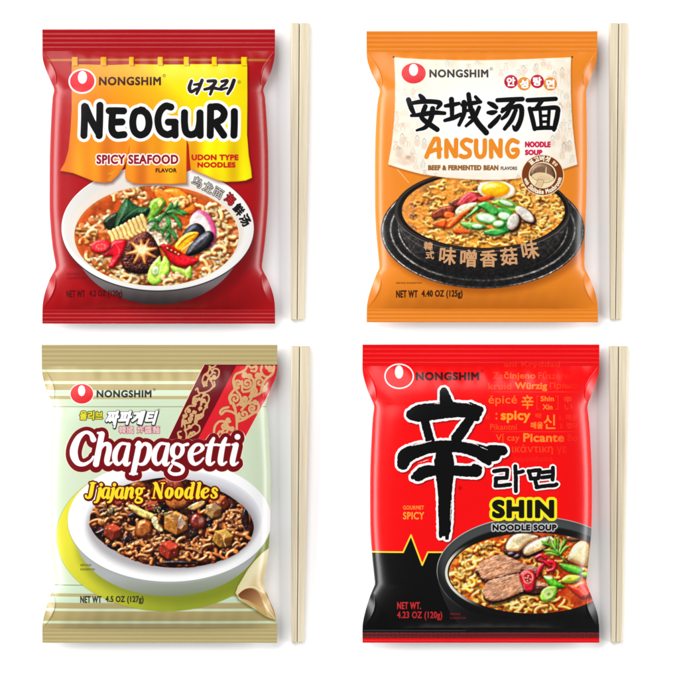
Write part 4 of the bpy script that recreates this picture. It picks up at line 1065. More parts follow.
    def beef(pts, skew):
        sh = c.poly(P(o, k, pts), 4)
        w, D = sh
        c.blob((w, D), (110, 58, 36), (40, 14, 8), (170, 110, 80), 3, .3, .3, .7, so=(.8, 2.2))
        w, D = c.poly([(x, y - 2.2) for x, y in P(o, k, pts)], 4)
        sh = (w, D + .7 * c.n2[w] + .25 * c.n1[w]); D = sh[1]
        c.blob(sh, (220, 160, 122), (142, 84, 54), (246, 208, 178), 2.4, .15, .12, .1, rough=(.16, .26))
        old = c.clip; c.setclip(sh)
        for _ in range(420):
            i = c.rng.integers(0, len(pts)); j = c.rng.integers(0, len(pts)); t = c.rng.random()
            x, y = [pts[i][q] * t + pts[j][q] * (1 - t) for q in (0, 1)]
            x, y = P(o, k, [(x, y)])[0]; y -= 2.2
            ln = c.rng.uniform(1.2, 3.6)
            dk = c.rng.random() < .5
            c.fill(c.brush([[(x - ln, y + ln * skew + c.rng.normal() * .3, .12), (x, y + c.rng.normal() * .4, .28), (x + ln, y - ln * skew, .12)]], 2, 4), (120, 64, 42) if dk else (248, 214, 184), alpha=.5)
        c.clip = old
    beef([(300, 420), (345, 370), (400, 335), (500, 312), (580, 335), (650, 372), (690, 385), (660, 430), (580, 450), (500, 470), (400, 495), (350, 485), (330, 450)], .45)
    beef([(640, 400), (700, 392), (770, 400), (800, 430), (760, 450), (690, 440)], .4)
    beef([(360, 590), (375, 530), (420, 500), (500, 480), (620, 455), (690, 480), (800, 520), (840, 535), (800, 570), (680, 580), (560, 630), (450, 660), (380, 640)], .5)
    c.blob(c.poly(P(o, k, [(660, 560), (760, 530), (850, 545), (820, 590), (720, 600)]), 4), (70, 34, 24), (24, 8, 6), (150, 100, 76), 3, .4, .3)
    # chilies
    o, k = (510, 515), 7.54
    for q in ([(190, 318, 12), (230, 300, 15), (265, 318, 14)], [(200, 460, 12), (215, 410, 17), (245, 370, 16), (290, 350, 15)], [(290, 345, 15), (330, 360, 16), (325, 400, 15), (280, 420, 12)], [(215, 335, 9), (260, 350, 12), (300, 380, 10)]):
        c.blob(c.brush([P(o, k, q)]), (208, 16, 38), (110, 2, 14), (252, 110, 120), 2, .7, .08, .5)
    c.blob(c.poly(P(o, k, [(70, 470), (80, 425), (130, 405), (180, 425), (190, 470), (180, 550), (150, 572), (110, 565)]), 4), (208, 26, 46), (116, 6, 18), (250, 120, 124), 3, .6, .08, .6)
    c.fill(c.poly(P(o, k, [(88, 460), (100, 430), (135, 420), (168, 440), (172, 480), (150, 510), (110, 510)]), 4), (240, 140, 130))
    c.fill(c.poly(P(o, k, [(100, 462), (110, 440), (135, 434), (158, 450), (158, 480), (142, 498), (116, 496)]), 4), (196, 24, 44))
    for q in ((112, 470), (135, 455), (150, 480), (128, 490), (130, 470)):
        c.blob(c.ell(*P(o, k, [q])[0], 1.1, .8, 20, 2), (252, 214, 170), None, None, .8, .3, 0, .2)
    c.fill(c.brush([P(o, k, [(100, 520, 3), (108, 555, 4)])], 2), (255, 170, 170), alpha=.6)
    # greens
    for q in ([(240, 215), (300, 225), (345, 265), (380, 310), (430, 355)], [(300, 180), (320, 225), (350, 268)], [(360, 165), (355, 215), (355, 270)], [(420, 185), (385, 230), (365, 285)], [(250, 260), (300, 262), (350, 280)], [(290, 165), (275, 195), (262, 220)], [(400, 165), (405, 195), (392, 225)], [(330, 165), (335, 195), (338, 240)], [(440, 230), (410, 245), (375, 290)], [(265, 285), (310, 285), (360, 300)], [(235, 190), (255, 205), (285, 222)]):
        c.blob(c.brush([P(o, k, [(x, y, r) for (x, y), r in zip(q, [5, 9, 9, 6, 3] if len(q) > 3 else [4, 10, 6])])], 4), (112, 178, 52), (44, 96, 16), (206, 238, 140), 1.1, .4, .14, .4)
    for q in ([(310, 190), (330, 240), (355, 270)], [(395, 190), (380, 225), (368, 262)]):
        c.fill(c.brush([P(o, k, RR(q, 2.6))], 3), (226, 244, 170), alpha=.8)
    GR = ((96, 186, 44), (36, 108, 12), (200, 240, 130))
    c.blob(c.poly(P(o, k, [(365, 362), (430, 365), (510, 385), (550, 420), (520, 445), (450, 430), (400, 405)]), 4), *GR, 4, .6, .1, .55)
    c.blob(c.poly(P(o, k, [(385, 480), (430, 448), (500, 450), (530, 465), (500, 500), (430, 512), (390, 500)]), 4), (196, 206, 50), (110, 122, 10), (244, 246, 150), 3.4, .6, .1, .5)
    c.blob(c.poly(P(o, k, [(530, 440), (575, 425), (600, 450), (570, 475)]), 4), (150, 200, 60), None, None, 3, .5)
    c.blob(c.poly(P(o, k, [(430, 530), (480, 520), (560, 490), (620, 520), (640, 580), (560, 625), (500, 600)]), 4), (222, 46, 14), (150, 20, 4), (255, 140, 80), 4, .6, .08, .5)
    for q in ([(460, 540, 4), (520, 560, 7), (560, 600, 4)], [(540, 510, 3), (590, 540, 6), (600, 580, 3)]):
        c.fill(c.brush([P(o, k, q)], 4), (255, 150, 96), alpha=.6, soft=.6)
    c.blob(c.poly(P(o, k, [(248, 455), (300, 460), (350, 490), (410, 535), (370, 545), (320, 540), (285, 515)]), 4), *GR, 4, .6, .1, .55)
    c.fill(c.poly(P(o, k, [(248, 455), (300, 458), (318, 472), (280, 480)]), 4), (240, 250, 214), alpha=.9)
    c.blob(c.poly(P(o, k, [(222, 610), (240, 560), (290, 530), (345, 535), (352, 565), (330, 620), (270, 648), (235, 640)]), 4), (158, 206, 70), (84, 136, 20), (220, 246, 150), 3, .5, .08, .5)
    c.fill(c.ell(*P(o, k, [(286, 592)])[0], 5.4, 4.4, -38), (212, 232, 150), alpha=.95, soft=.6)
    c.fill(c.ell(*P(o, k, [(288, 592)])[0], 1.8, 1.3, -38), (120, 150, 60), alpha=.9, soft=.5)
    c.glints(70, 540, 572, 62, 34, .45, .85)
    c.photo(soup)
    c.setclip()
    emblem(c, 399.1, 376.2, 13.4, 11.3, 1.5, (399, 372, 4.2, 6.6), (246, 6, 14), EMB)
    c.fill(c.text('NONGSHIM', 415.6, 372, 479, 380.4, .6, sp=1.14), (58, 0, 4))
    regmark(c, 482, 371.2, 1.4, (120, 0, 4))
    # the brushed character
    rg = np.random.default_rng(3)
    st = [[(443.5, 391.5, 4), (445, 398, 5.6), (447, 406, 7)],
          [(411.5, 414.5, 5.5), (420, 413, 8.6), (436, 411, 8.4), (456, 409.6, 7.6), (470, 410.6, 7.2), (476, 412, 6)], [(470, 405, 3), (480, 409.5, 3.2)], [(470, 416, 4), (476.5, 418, 3)],
          [(424, 418, 4.4), (427, 430, 4.2), (430.5, 442, 4.4)], [(469, 420, 4.6), (463, 429, 5.4), (456, 438.5, 5.4)],
          [(402.6, 464, 5.5), (405.6, 456, 7.6), (415, 451, 7), (428, 447.4, 6), (443, 446, 6), (460, 446.6, 6), (474, 449.6, 6.6), (488, 454, 7), (494, 455, 6)], [(490, 449.6, 5), (502, 450.4, 5)], [(480, 456, 4), (488, 461.6, 3.4)],
          [(443.8, 453, 7.5), (444, 463, 10), (444.4, 475, 9), (444.6, 490, 7), (444.6, 512, 6.6), (444.4, 530, 5.8)], [(441.4, 528, 3), (440.2, 536, 1.6)], [(446.4, 528, 3.4), (446.6, 537.4, 1.8)],
          [(418, 475.5, 5.6), (424, 471.6, 6.2), (436, 470, 5), (452, 470, 5), (466, 471, 5.4), (476, 471, 5.6)], [(474, 466, 2.6), (478.6, 468, 3)], [(412.6, 477, 2), (418, 474, 3)]]
    sh = c.brush(st, 8, 8)
    w, D = sh
    D = D + .16 * c.n1[w] + .35 * c.n2[w]
    sh = (w, D)
    c.fill(sh, (90, 0, 0), grow=2.6, off=(.9, 1.1), alpha=.6, soft=.8)
    c.fill(sh, (255, 255, 255), grow=2.5, reg=TIT); c.fill(sh, (3, 2, 2))
    for q in ([(411, 445.4, .3), (420, 443.2, .8), (431, 440.6, .4)], [(434.5, 440.4, .5), (442, 439.2, .8), (450.8, 439.8, .4)], [(462, 441, .5), (472, 442.8, .6), (478, 445, .3)], [(480, 446.6, .4), (487, 449.4, .3)], [(434, 403.6, .3), (439, 403.2, .5)], [(456, 402.4, .3), (466, 402.8, .4), (472, 404.6, .2)], [(450, 520, .3), (451, 500, .4)], [(437.6, 514, .3), (437.4, 494, .4)], [(418, 462.6, .3), (428, 459.4, .3)]):
        w2, D2 = c.brush([q], 2, 6)
        c.fill((w2, D2 + .25 * c.n1[w2]), (250, 240, 238))
    regmark(c, 459.8, 487.6, 1.6, (110, 0, 4), .9)
    c.fill(c.text('GOURMET', 402.8, 505, 423.8, 509.2, .2), (255, 150, 52))
    c.fill(c.text('SPICY', 402.8, 511.4, 424, 519, .3), (255, 164, 60))
    o, k = (480, 450), 6.79
    sh = c.brush([P(o, k, RR(q, 13.5)) for q in (
        [(92, 142), (140, 134), (182, 132)], [(182, 134), (180, 160), (178, 182)], [(178, 186), (140, 188), (104, 190)], [(106, 192), (104, 215), (102, 238)], [(102, 240), (150, 238), (200, 232)],
        [(236, 108), (240, 190), (240, 276)], [(244, 150), (268, 148), (288, 142)],
        [(326, 140), (336, 168), (340, 192)], [(330, 142), (370, 136), (402, 134)], [(400, 136), (396, 165), (390, 186)], [(340, 192), (366, 190), (392, 188)], [(490, 118), (492, 160), (488, 198)], [(420, 150), (452, 146), (482, 142)], [(416, 184), (450, 180), (480, 176)], [(372, 206), (378, 230), (382, 250)], [(380, 250), (450, 240), (500, 238), (516, 230)])], 7, 5)
    w, D = sh; sh = (w, D + .1 * c.n1[w] + .12 * c.n2[w])
    c.fill(sh, (110, 0, 0), grow=1.7, off=(.6, .8), alpha=.6, soft=.6)
    c.fill(sh, (255, 255, 255), grow=1.7); c.fill(sh, (10, 8, 8))
    sh = c.text('SHIN', 491.6, 499.2, 553.6, 517.8, 1.45, sp=1.13)
    c.fill(sh, (120, 30, 0), grow=2.8, off=(.3, .8), alpha=.5, soft=.8)
    c.fill(sh, (250, 240, 28), grow=2.9, reg=TIT); c.fill(sh, (14, 12, 6))
    sh = c.text('NOODLE SOUP', 492, 523.8, 556, 530.2, .5, sp=1.14)
    c.fill(sh, (255, 255, 255), grow=1.1, alpha=.85, soft=.9); c.fill(sh, (14, 12, 12))
    R = (216, 44, 48)
    tiny(c, 'NET WT.', 397, 601.4, 421, 608.8, R, 1, .3); tiny(c, '4.23 OZ (120g)', 397, 610.8, 442.2, 620, R, 1, .3)
    tiny(c, 'SERVING', 449.6, 612.4, 460, 614.6, (170, 30, 34)); tiny(c, 'SUGGESTION', 449.6, 616.4, 465.8, 618.6, (170, 30, 34))
    return c
# ------------------------------------------------------------------ the place
U = .0007                               # metres per layout unit
CX = CY = 339.5
def wx(x): return (x - CX) * U
def wy(y): return (CY - y) * U

scene = bpy.context.scene
COL = scene.collection

def tag(o, label, cat, group=None):
    o['label'] = label; o['category'] = cat
    if group:
        o['group'] = group

def mesh_obj(name, verts, faces, mat, parent=None, uv=None, normals=None, smooth=True):
    me = bpy.data.meshes.new(name)
    verts = np.asarray(verts, np.float32); faces = np.asarray(faces, np.int32)
    k = faces.shape[1]
    me.vertices.add(len(verts)); me.vertices.foreach_set('co', verts.ravel())
    me.loops.add(faces.size); me.loops.foreach_set('vertex_index', faces.ravel())
    me.polygons.add(len(faces)); me.polygons.foreach_set('loop_start', np.arange(0, faces.size, k, dtype=np.int32))
    me.update(calc_edges=True)
    if smooth:
        me.polygons.foreach_set('use_smooth', np.ones(len(faces), bool))
    if uv is not None:
        l = me.uv_layers.new(name='print')
        l.data.foreach_set('uv', np.asarray(uv, np.float32)[faces.ravel()].ravel())
    if normals is not None:
        me.normals_split_custom_set_from_vertices([tuple(n) for n in normals])
    me.materials.append(mat)
    o = bpy.data.objects.new(name, me)
    COL.objects.link(o)
    if parent:
        o.parent = parent
    return o

def new_mat(name):
    m = bpy.data.materials.new(name); m.use_nodes = True
    nt = m.node_tree
    return m, nt, nt.nodes['Principled BSDF']

def film_material(name, cv, rough=.27):
    """glossy printed plastic film: generated artwork + fine crinkles"""
    im = bpy.data.images.new(name, cv.W, cv.H)
    a = np.ones((cv.H, cv.W, 4), np.float32); a[..., :3] = cv.out()[::-1]
    im.pixels.foreach_set(a.ravel()); im.update()
    try:
        im.pack()
    except Exception:
        pass
    m, nt, b = new_mat(name)
    t = nt.nodes.new('ShaderNodeTexImage'); t.image = im; t.extension = 'EXTEND'; t.interpolation = 'Cubic'
    uvn = nt.nodes.new('ShaderNodeUVMap'); uvn.uv_map = 'print'
    nt.links.new(uvn.outputs[0], t.inputs[0])
    mul = nt.nodes.new('ShaderNodeMix'); mul.data_type = 'RGBA'; mul.blend_type = 'MULTIPLY'
    mul.inputs[0].default_value = 1
    mul.inputs[7].default_value = (INK, INK, INK, 1)
    nt.links.new(t.outputs['Color'], mul.inputs[6])
    nt.links.new(mul.outputs[2], b.inputs['Base Color'])
    b.inputs['Roughness'].default_value = rough
    b.inputs['Specular IOR Level'].default_value = .28
    tc = nt.nodes.new('ShaderNodeTexCoord')
    n1 = nt.nodes.new('ShaderNodeTexNoise'); n1.inputs['Scale'].default_value = 55; n1.inputs['Detail'].default_value = 3
    nt.links.new(tc.outputs['Object'], n1.inputs['Vector'])
    bp = nt.nodes.new('ShaderNodeBump'); bp.inputs['Strength'].default_value = .10; bp.inputs['Distance'].default_value = .002
    nt.links.new(n1.outputs[0], bp.inputs['Height'])
    nt.links.new(bp.outputs[0], b.inputs['Normal'])
    return m

ZM, HT = 11.5, 17.                        # height of the seals / of the pillow above them

class Packet:
    """pillow pouch between two crimped seals, in layout units"""
    def __init__(s, name, cv, left, right, y0, y1, seal0, seal1, parts, label):
        s.cv, s.y0, s.y1, s.s0, s.s1 = cv, y0, y1, seal0, seal1
        s.L = spline(left, 6); s.Rr = spline(right, 6)
        s.mat = film_material(name + '_film', cv)
        root = bpy.data.objects.new('noodle_packet', None); COL.objects.link(root)
        xm, ym = (left[0][0] + right[0][0]) / 2, (y0 + y1) / 2
        s.xm, s.ym = xm, ym
        root.location = (wx(xm), wy(ym), 0)
        tag(root, label, 'noodle packet', 'instant noodle packets')
        s.root = root
        s.build(parts)

    def ends(s, y):
        return np.interp(y, s.L[:, 1], s.L[:, 0]), np.interp(y, s.Rr[:, 1], s.Rr[:, 0])

    def height(s, X, Y):
        xl, xr = s.ends(Y)
        half = (xr - xl) / 2
        t = np.clip((X - (xl + xr) / 2) / half, -1, 1)
        e0 = np.clip((Y - s.s0) / 74, 0, 1); e1 = np.clip((s.s1 - Y) / 74, 0, 1)
        sc = 10.5 * (1 + 1.3 * np.abs(t) ** 6)       # the corners fill out more slowly than the middle
        up = lambda d: np.clip(1 - np.exp(-np.clip(d, 0, None) / sc) * (1 + np.clip(d, 0, None) / 40), 0, 1)
        f = up(Y - s.s0) * up(s.s1 - Y)
        # rounder where the film gathers into the seal
        p = 3.6 + 1.6 * np.clip(np.minimum(e0, e1) * 1.4, 0, 1)
        g = np.sqrt(np.clip(1 - np.abs(t) ** p, 0, 1))
        z = HT * f * g
        # folded ear at each corner: a flat facet from the edge up to a crease
        d = np.minimum(X - xl, xr - X)
        for yy in ((Y - (s.s0 - 1)) / 40, ((s.s1 + 1) - Y) / 40):
            m = np.sin(np.clip(yy, 0, 1) * pi)
            wd = 9. * m + 1e-3
            gw = np.sqrt(np.clip(1 - np.clip(1 - wd / half, 0, 1) ** p, 0, 1))
            u = d / wd
            facet = (HT * f * gw + 1.1 * m) * np.clip(u, 0, 1)
            k = sstep(1.1 - u, 0, .22) * sstep(m, 0, .25)
            z = z * (1 - k) + facet * k
        # gathers fanning out of the seals
        ph = s.xm
        for e in (e0, e1):
            z = z + (.5 * np.sin(X * .17 + ph + e * 3) * np.sin(X * .061 + 2 * ph) + .22 * np.sin(X * .41 + 3 * ph - e * 4)) * np.exp(-((e - .12) / .13) ** 2) * g
        return z

    def build(s, parts):
        nx, ny = 320, 400
        a = np.linspace(-1, 1, nx + 1)
        tt = np.sin(a * pi / 2) * .55 + a * .45
        ys = np.linspace(s.s0, s.s1, ny + 1)
        xl, xr = s.ends(ys)
        X = ((xl + xr) / 2)[:, None] + ((xr - xl) / 2)[:, None] * tt[None]
        Y = np.repeat(ys[:, None], nx + 1, 1)
        Zt = s.height(X, Y)
        e = np.minimum(np.clip((Y - s.s0) / 30, 0, 1), np.clip((s.s1 - Y) / 30, 0, 1))
        Zb = -ZM * np.sin(e * pi / 2) * np.sqrt(np.clip(1 - np.abs(tt)[None] ** 5, 0, 1)) - .5
        droop = lambda y: 0 * y
        def world(X, Y, Z):
            return np.stack([(X - s.xm) * U, (s.ym - Y) * U, (ZM + Z) * U], -1)
        V = world(X, Y, Zt)
        # analytic normals so that neighbouring parts of the front shade as one sheet
        du = np.zeros_like(V); dv = np.zeros_like(V)
        du[:, 1:-1] = V[:, 2:] - V[:, :-2]; du[:, 0] = V[:, 1] - V[:, 0]; du[:, -1] = V[:, -1] - V[:, -2]
        dv[1:-1] = V[2:] - V[:-2]; dv[0] = V[1] - V[0]; dv[-1] = V[-1] - V[-2]
        N = np.cross(dv, du); N /= np.linalg.norm(N, axis=-1, keepdims=True) + 1e-12
        cv = s.cv
        uv = np.stack([(X - cv.x0) * S / cv.W, 1 - (Y - cv.y0) * S / cv.H], -1)
        idx = np.arange((ny + 1) * (nx + 1)).reshape(ny + 1, nx + 1)
        F = np.stack([idx[1:, :-1], idx[1:, 1:], idx[:-1, 1:], idx[:-1, :-1]], -1).reshape(-1, 4)
        xc = ((X[1:, :-1] + X[:-1, 1:]) / 2).ravel(); yc = ((Y[1:, :-1] + Y[:-1, 1:]) / 2).ravel()
        ri = np.clip(((yc - cv.y0) * S).astype(int), 0, cv.H - 1); ci = np.clip(((xc - cv.x0) * S).astype(int), 0, cv.W - 1)
        reg = cv.R[ri, ci].copy()
        known = set(parts)
        reg[~np.isin(reg, list(known))] = 0
        objs = {}
        Vf, Nf, uvf = V.reshape(-1, 3), N.reshape(-1, 3), uv.reshape(-1, 2)
        def sub(name, faces, parent):
            used, inv = np.unique(faces, return_inverse=True)
            return mesh_obj(name, Vf[used], inv.reshape(-1, 4), s.mat, parent, uvf[used], Nf[used])
        # pouch: bare film of the front and the whole back in one mesh
        Fb = F[reg == 0]
        Vb = world(X, Y, Zb).reshape(-1, 3)
        du = np.gradient(Vb.reshape(V.shape), axis=1); dv = np.gradient(Vb.reshape(V.shape), axis=0)
        Nb = -np.cross(dv, du).reshape(-1, 3); Nb /= np.linalg.norm(Nb, axis=-1, keepdims=True) + 1e-12
        step = 4
        ib = idx[::step, ::step]
        FB = np.stack([ib[:-1, :-1], ib[:-1, 1:], ib[1:, 1:], ib[1:, :-1]], -1).reshape(-1, 4) + len(Vf)
        allV = np.vstack([Vf, Vb]); allN = np.vstack([Nf, Nb]); allU = np.vstack([uvf, uvf])
        # side walls closing front to back along both edges
        side = []
        for cidx, flip in ((0, False), (nx, True)):
            for r in range(0, ny, step):
                for q in range(step):
                    pass
                f = [idx[r, cidx], idx[r + step, cidx], idx[r + step, cidx] + len(Vf), idx[r, cidx] + len(Vf)]
                side.append(f[::-1] if flip else f)
        FF = np.vstack([Fb, FB, np.array(side)])
        used, inv = np.unique(FF, return_inverse=True)
        body = mesh_obj('pouch', allV[used], inv.reshape(-1, 4), s.mat, s.root, allU[used], allN[used])
        for rid, (pname, par) in parts.items():
            f = F[reg == rid]
            if len(f) == 0:
                continue
            objs[rid] = sub(pname, f, s.root)
        for rid, (pname, par) in parts.items():
            if par is not None and rid in objs and par in objs:
                objs[rid].parent = objs[par]
        # crimped seals
        for nm, ya, yb, outer in (('top_seal', s.y0, s.s0, -1), ('bottom_seal', s.s1, s.y1, 1)):
            n = 90; m = 60
            ys2 = np.linspace(ya, yb, n + 1)
            xl, xr = s.ends(ys2)
            q = np.linspace(0, 1, m + 1)
            X2 = xl[:, None] + (xr - xl)[:, None] * q[None]
            Y2 = np.repeat(ys2[:, None], m + 1, 1)
            d = (ys2 - ya) if outer < 0 else (yb - ys2)          # from the free edge inwards
            crimp = CRIMP * np.cos(2 * pi * (d - 1.2) / 4.45) * (d < 19.8) * np.clip((19.8 - d) / 1.2, 0, 1)
            if outer > 0:
                crimp = CRIMP * np.cos(2 * pi * (d - 1.2) / 3.9) * np.clip((13.6 - d) / 1.2, 0, 1)
            Z2 = crimp[:, None] + .25 * np.sin(X2 * .045 + s.xm) * np.clip(d / -20 + 1, 0, 1)[:, None]
            top = world(X2, Y2, Z2).reshape(-1, 3); bot = world(X2, Y2, Z2 - .6).reshape(-1, 3)
            u2 = np.stack([(X2 - cv.x0) * S / cv.W, 1 - (Y2 - cv.y0) * S / cv.H], -1).reshape(-1, 2)
            i2 = np.arange((n + 1) * (m + 1)).reshape(n + 1, m + 1); k = len(top)
            FT = np.stack([i2[1:, :-1], i2[1:, 1:], i2[:-1, 1:], i2[:-1, :-1]], -1).reshape(-1, 4)
            FBt = FT[:, ::-1] + k
            rim = []
            for ring in (i2[0, ::-1], i2[-1, :], i2[:, 0], i2[::-1, -1]):
                rim += [[ring[j + 1], ring[j], ring[j] + k, ring[j + 1] + k] for j in range(len(ring) - 1)]
            o = mesh_obj(nm, np.vstack([top, bot]), np.vstack([FT, FBt, np.array(rim)]), s.mat, s.root, np.vstack([u2, u2]))
            o.data.set_sharp_from_angle(angle=radians(50))

INK, CRIMP = .585, .16

def side(pts):
    return pts

# outlines measured down each packet: (x, y)
Packet('red', art_red(),
       [(42.3, 29.3), (42.4, 45), (42.6, 57.5), (44.6, 66), (48.5, 76), (52.6, 85), (54.2, 90), (52.6, 98), (51.2, 118), (49.9, 150), (49.5, 190), (49.8, 215), (52.2, 244), (55.2, 262), (55.8, 267.5), (53, 273), (49, 281), (45.2, 292), (43, 302), (42.4, 311), (42.3, 323.6)],
       [(275, 29.3), (275, 45), (274.4, 57.5), (272.6, 66), (269.4, 76), (265, 85), (263.2, 90), (265, 98), (266.6, 118), (268.2, 150), (268.4, 190), (267.6, 212), (265, 242), (262.4, 262), (262, 267.5), (264.2, 273), (268.4, 281), (272.4, 292), (274.5, 302), (275, 311), (275.1, 323.6)],
       29.3, 323.6, 51, 309,
       {BAN: ('printed_curtain', None), DISH: ('printed_bowl', None), FOOD: ('printed_soup', DISH), TIT: ('printed_title', None), EMB: ('printed_emblem', None)},
       'red noodle packet with a yellow curtain above a white bowl of seafood noodles')
Packet('orange', art_orange(),
       [(366.5, 31.2), (366.6, 45), (367, 57.5), (369, 66), (373, 76), (378.4, 86), (380, 91), (378, 100), (376.4, 116), (375, 150), (374.9, 190), (375.2, 215), (376.8, 240), (379, 262), (379.4, 267.5), (377, 273), (373.4, 282), (369.4, 294), (367.2, 304), (366.8, 311), (366.7, 322.2)],
       [(597.4, 31.2), (597.2, 45), (596.8, 57.5), (594.8, 66), (591.4, 76), (587.6, 86), (586.2, 91), (586.4, 100), (586.7, 116), (587, 150), (586.6, 190), (585.8, 215), (585, 240), (584.5, 262), (584.6, 267.5), (587, 273), (591, 281), (595, 292), (597.2, 302), (597.8, 311), (598, 322.2)],
       31.2, 322.2, 52, 308.5,
       {BAN: ('printed_parchment', None), DISH: ('printed_stone_pot', None), FOOD: ('printed_soup', DISH), TIT: ('printed_title', None), EMB: ('printed_emblem', None), BADGE: ('printed_badge', None)},
       'orange noodle packet with a cream parchment above a black stone pot of egg noodles')
Packet('green', art_green(),
       [(41.6, 344.8), (41.8, 358), (42, 371), (43.6, 380), (47, 391), (51.6, 402), (53, 407), (51.8, 418), (51, 436), (49.6, 470), (49, 500), (49.4, 530), (51.6, 556), (54.4, 579), (54.8, 584), (52.4, 590), (48.6, 600), (44.8, 613), (42.6, 623), (42.3, 630), (42.4, 642.8)],
       [(277.4, 344.8), (277.3, 358), (277, 371), (275, 379), (271, 388), (267.2, 400), (266.2, 406), (267.4, 416), (268.8, 436), (270.4, 470), (270.5, 500), (270, 530), (267.8, 556), (264, 577), (263.4, 583), (265.2, 589), (269.6, 600), (273.8, 610), (276.4, 621), (277, 630), (277, 642.8)],
       344.8, 642.8, 366, 628.5,
       {BAN: ('printed_ribbon', None), MAT: ('printed_mat', None), DISH: ('printed_bowl', None), FOOD: ('printed_noodles', DISH), ROLL: ('printed_napkin', None), TIT: ('printed_title', None), EMB: ('printed_emblem', None)},
       'pale green noodle packet with tan striped ends, a red ribbon and dark sauced noodles')
Packet('black', art_black(),
       [(362.5, 344.5), (362.5, 358), (362.6, 371), (364.4, 380), (368, 391), (372.8, 402), (374.2, 407), (372.8, 418), (371.6, 436), (370.2, 470), (370, 500), (370.4, 530), (372.2, 556), (374.6, 579), (375, 584), (372.6, 590), (368.8, 600), (365, 613), (362.9, 623), (362.5, 630), (362.5, 642.7)],
       [(599.4, 344.5), (599.3, 358), (599, 371), (597.2, 379), (593, 391), (588.8, 401), (587.4, 407), (588.4, 416), (589.8, 430), (591.6, 465), (592, 500), (591.4, 530), (589.2, 556), (586.8, 577), (586.5, 583), (588.6, 589), (592.8, 600), (597.2, 613), (598.8, 623), (599.2, 630), (599.3, 642.7)],
       344.5, 642.7, 366, 629,
       {DISH: ('printed_bowl', None), FOOD: ('printed_soup', DISH), TIT: ('printed_title', None), EMB: ('printed_emblem', None)},
       'bright red and black noodle packet with a large black brushed character and a yellow zigzag')

# ------------------------------------------------------------------ chopsticks
def wood_material():
    m, nt, b = new_mat('pale_wood')
    tc = nt.nodes.new('ShaderNodeTexCoord')
    mp = nt.nodes.new('ShaderNodeMapping'); mp.inputs['Scale'].default_value = (900, 14, 900)
    nt.links.new(tc.outputs['Object'], mp.inputs[0])
    oi = nt.nodes.new('ShaderNodeObjectInfo')
    ad = nt.nodes.new('ShaderNodeVectorMath'); ad.operation = 'ADD'
    nt.links.new(mp.outputs[0], ad.inputs[0]); nt.links.new(oi.outputs['Random'], ad.inputs[1])
    n = nt.nodes.new('ShaderNodeTexNoise'); n.inputs['Scale'].default_value = 1.2; n.inputs['Detail'].default_value = 4
    nt.links.new(ad.outputs[0], n.inputs['Vector'])
    r = nt.nodes.new('ShaderNodeValToRGB')
    r.color_ramp.elements[0].position = .3; r.color_ramp.elements[0].color = (.415, .355, .25, 1)
    r.color_ramp.elements[1].position = .7; r.color_ramp.elements[1].color = (.525, .465, .345, 1)
    nt.links.new(n.outputs[0], r.inputs[0]); nt.links.new(r.outputs[0], b.inputs['Base Color'])
    b.inputs['Roughness'].default_value = .55; b.inputs['Specular IOR Level'].default_value = .3
    bp = nt.nodes.new('ShaderNodeBump'); bp.inputs['Strength'].default_value = .15; bp.inputs['Distance'].default_value = .0003
    nt.links.new(n.outputs[0], bp.inputs['Height']); nt.links.new(bp.outputs[0], b.inputs['Normal'])
    return m
WOOD = wood_material()

def stick_mesh(x0t, x1t, x0b, x1b, yt, yb, ox, oy, name, parent):
    """tapered square stick with chamfered long edges"""
    import bmesh
    bm = bmesh.new()
    n = 24
    rings = []
    for i in range(n + 1):
        t = i / n
        xa, xb = x0t + (x0b - x0t) * t, x1t + (x1b - x1t) * t
        y = yt + (yb - yt) * t
        w = xb - xa; h = 8.2 - 2.2 * t; c = min(1.5, w * .17)
        sec = [(xa + c, 0), (xb - c, 0), (xb, c), (xb, h - c), (xb - c, h), (xa + c, h), (xa, h - c), (xa, c)]
        rings.append([bm.verts.new(((x - ox) * U, (oy - y) * U, z * U)) for x, z in sec])
    for a, b in zip(rings[:-1], rings[1:]):
        for j in range(8):
            k = (j + 1) % 8
            bm.faces.new((a[j], a[k], b[k], b[j]))
    bm.faces.new(rings[0][::-1]); bm.faces.new(rings[-1])
    bmesh.ops.recalc_face_normals(bm, faces=bm.faces[:])
    ends = [e for e in bm.edges if all(v in rings[0] for v in e.verts) or all(v in rings[-1] for v in e.verts)]
    bmesh.ops.bevel(bm, geom=ends, offset=.5 * U, segments=2, affect='EDGES')
    me = bpy.data.meshes.new(name); bm.to_mesh(me); bm.free()
    me.materials.append(WOOD)
    o = bpy.data.objects.new(name, me); COL.objects.link(o); o.parent = parent
    return o

for (xt0, xs, xt1, xb0, xbs, xb1, yt, yb, lab) in (
        (290.4, 299.4, 309.8, 290.8, 297.2, 304, 22.7, 320, 'pale wooden chopsticks beside the red packet with the yellow curtain'),
        (609.4, 619, 628.4, 610.2, 615.8, 621.6, 22.7, 319.8, 'pale wooden chopsticks beside the orange packet with the stone pot'),
        (290.8, 299.6, 310, 291.2, 297.2, 303.6, 345.8, 643, 'pale wooden chopsticks beside the pale green packet with tan ends'),
        (609.4, 618.8, 628.6, 611, 616.2, 622.6, 345.8, 643, 'pale wooden chopsticks beside the bright red and black packet')):
    root = bpy.data.objects.new('chopstick_pair', None); COL.objects.link(root)
    ox, oy = (xt0 + xb1) / 2, (yt + yb) / 2
    root.location = (wx(ox), wy(oy), 0)
    tag(root, lab, 'chopsticks', 'pairs of wooden chopsticks')
    stick_mesh(xt0, xs - .15, xb0, xbs - .2, yt, yb, ox, oy, 'stick', root)
    stick_mesh(xs + .15, xt1, xbs + .2, xb1, yt + .1, yb - .1, ox, oy, 'stick', root)

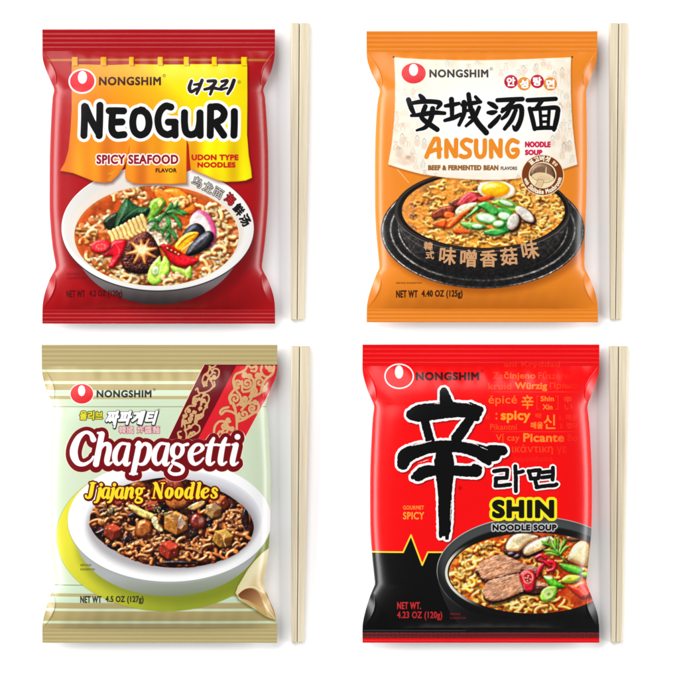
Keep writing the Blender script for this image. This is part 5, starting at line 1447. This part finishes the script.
# ------------------------------------------------------------------ white sweep
m, nt, b = new_mat('white_paper')
b.inputs['Roughness'].default_value = .9; b.inputs['Specular IOR Level'].default_value = .1
tc = nt.nodes.new('ShaderNodeTexCoord')
n = nt.nodes.new('ShaderNodeTexNoise'); n.inputs['Scale'].default_value = 300
nt.links.new(tc.outputs['Object'], n.inputs['Vector'])
r = nt.nodes.new('ShaderNodeValToRGB')
r.color_ramp.elements[0].color = (.885, .885, .885, 1); r.color_ramp.elements[1].color = (.9, .9, .9, 1)
nt.links.new(n.outputs[0], r.inputs[0]); nt.links.new(r.outputs[0], b.inputs['Base Color'])
g = 3.
o = mesh_obj('tabletop', [(-g, -g, 0), (g, -g, 0), (g, g, 0), (-g, g, 0)], [(0, 1, 2, 3)], m, smooth=False)
o['kind'] = 'structure'

# ------------------------------------------------------------------ light
w = bpy.data.worlds.new('World'); scene.world = w; w.use_nodes = True
bg = w.node_tree.nodes['Background']
bg.inputs[0].default_value = (1, 1, 1, 1); bg.inputs[1].default_value = .2

def area(name, loc, target, sx, sy, power, col=(1, 1, 1)):
    from mathutils import Vector
    l = bpy.data.lights.new(name, 'AREA'); l.shape = 'RECTANGLE'; l.size = sx; l.size_y = sy
    l.energy = power; l.color = col
    o = bpy.data.objects.new(name, l); COL.objects.link(o)
    o.location = loc
    d = Vector(target) - Vector(loc)
    o.rotation_euler = d.to_track_quat('-Z', 'Y').to_euler()
    return o
area('key_softbox', (-1.2, 1.9, 1.95), (0, 0, 0), 2.9, 2.9, 112)
area('left_strip', (-2.2, 0, .8), (0, 0, 0), 2.8, .7, 100)
area('right_strip', (2.2, 0, .8), (0, 0, 0), 2.8, .7, 86)

# ------------------------------------------------------------------ camera
cam = bpy.data.cameras.new('camera'); co = bpy.data.objects.new('camera', cam); COL.objects.link(co)
D = 4.0
co.location = (0, 0, D + ZM * U)
cam.sensor_width = 36
cam.lens = 36 * D / (679 * U)
cam.clip_end = 50
scene.camera = co
scene.view_settings.view_transform = 'Standard'
scene.view_settings.look = 'None'
scene.view_settings.exposure = 0
scene.view_settings.gamma = 1
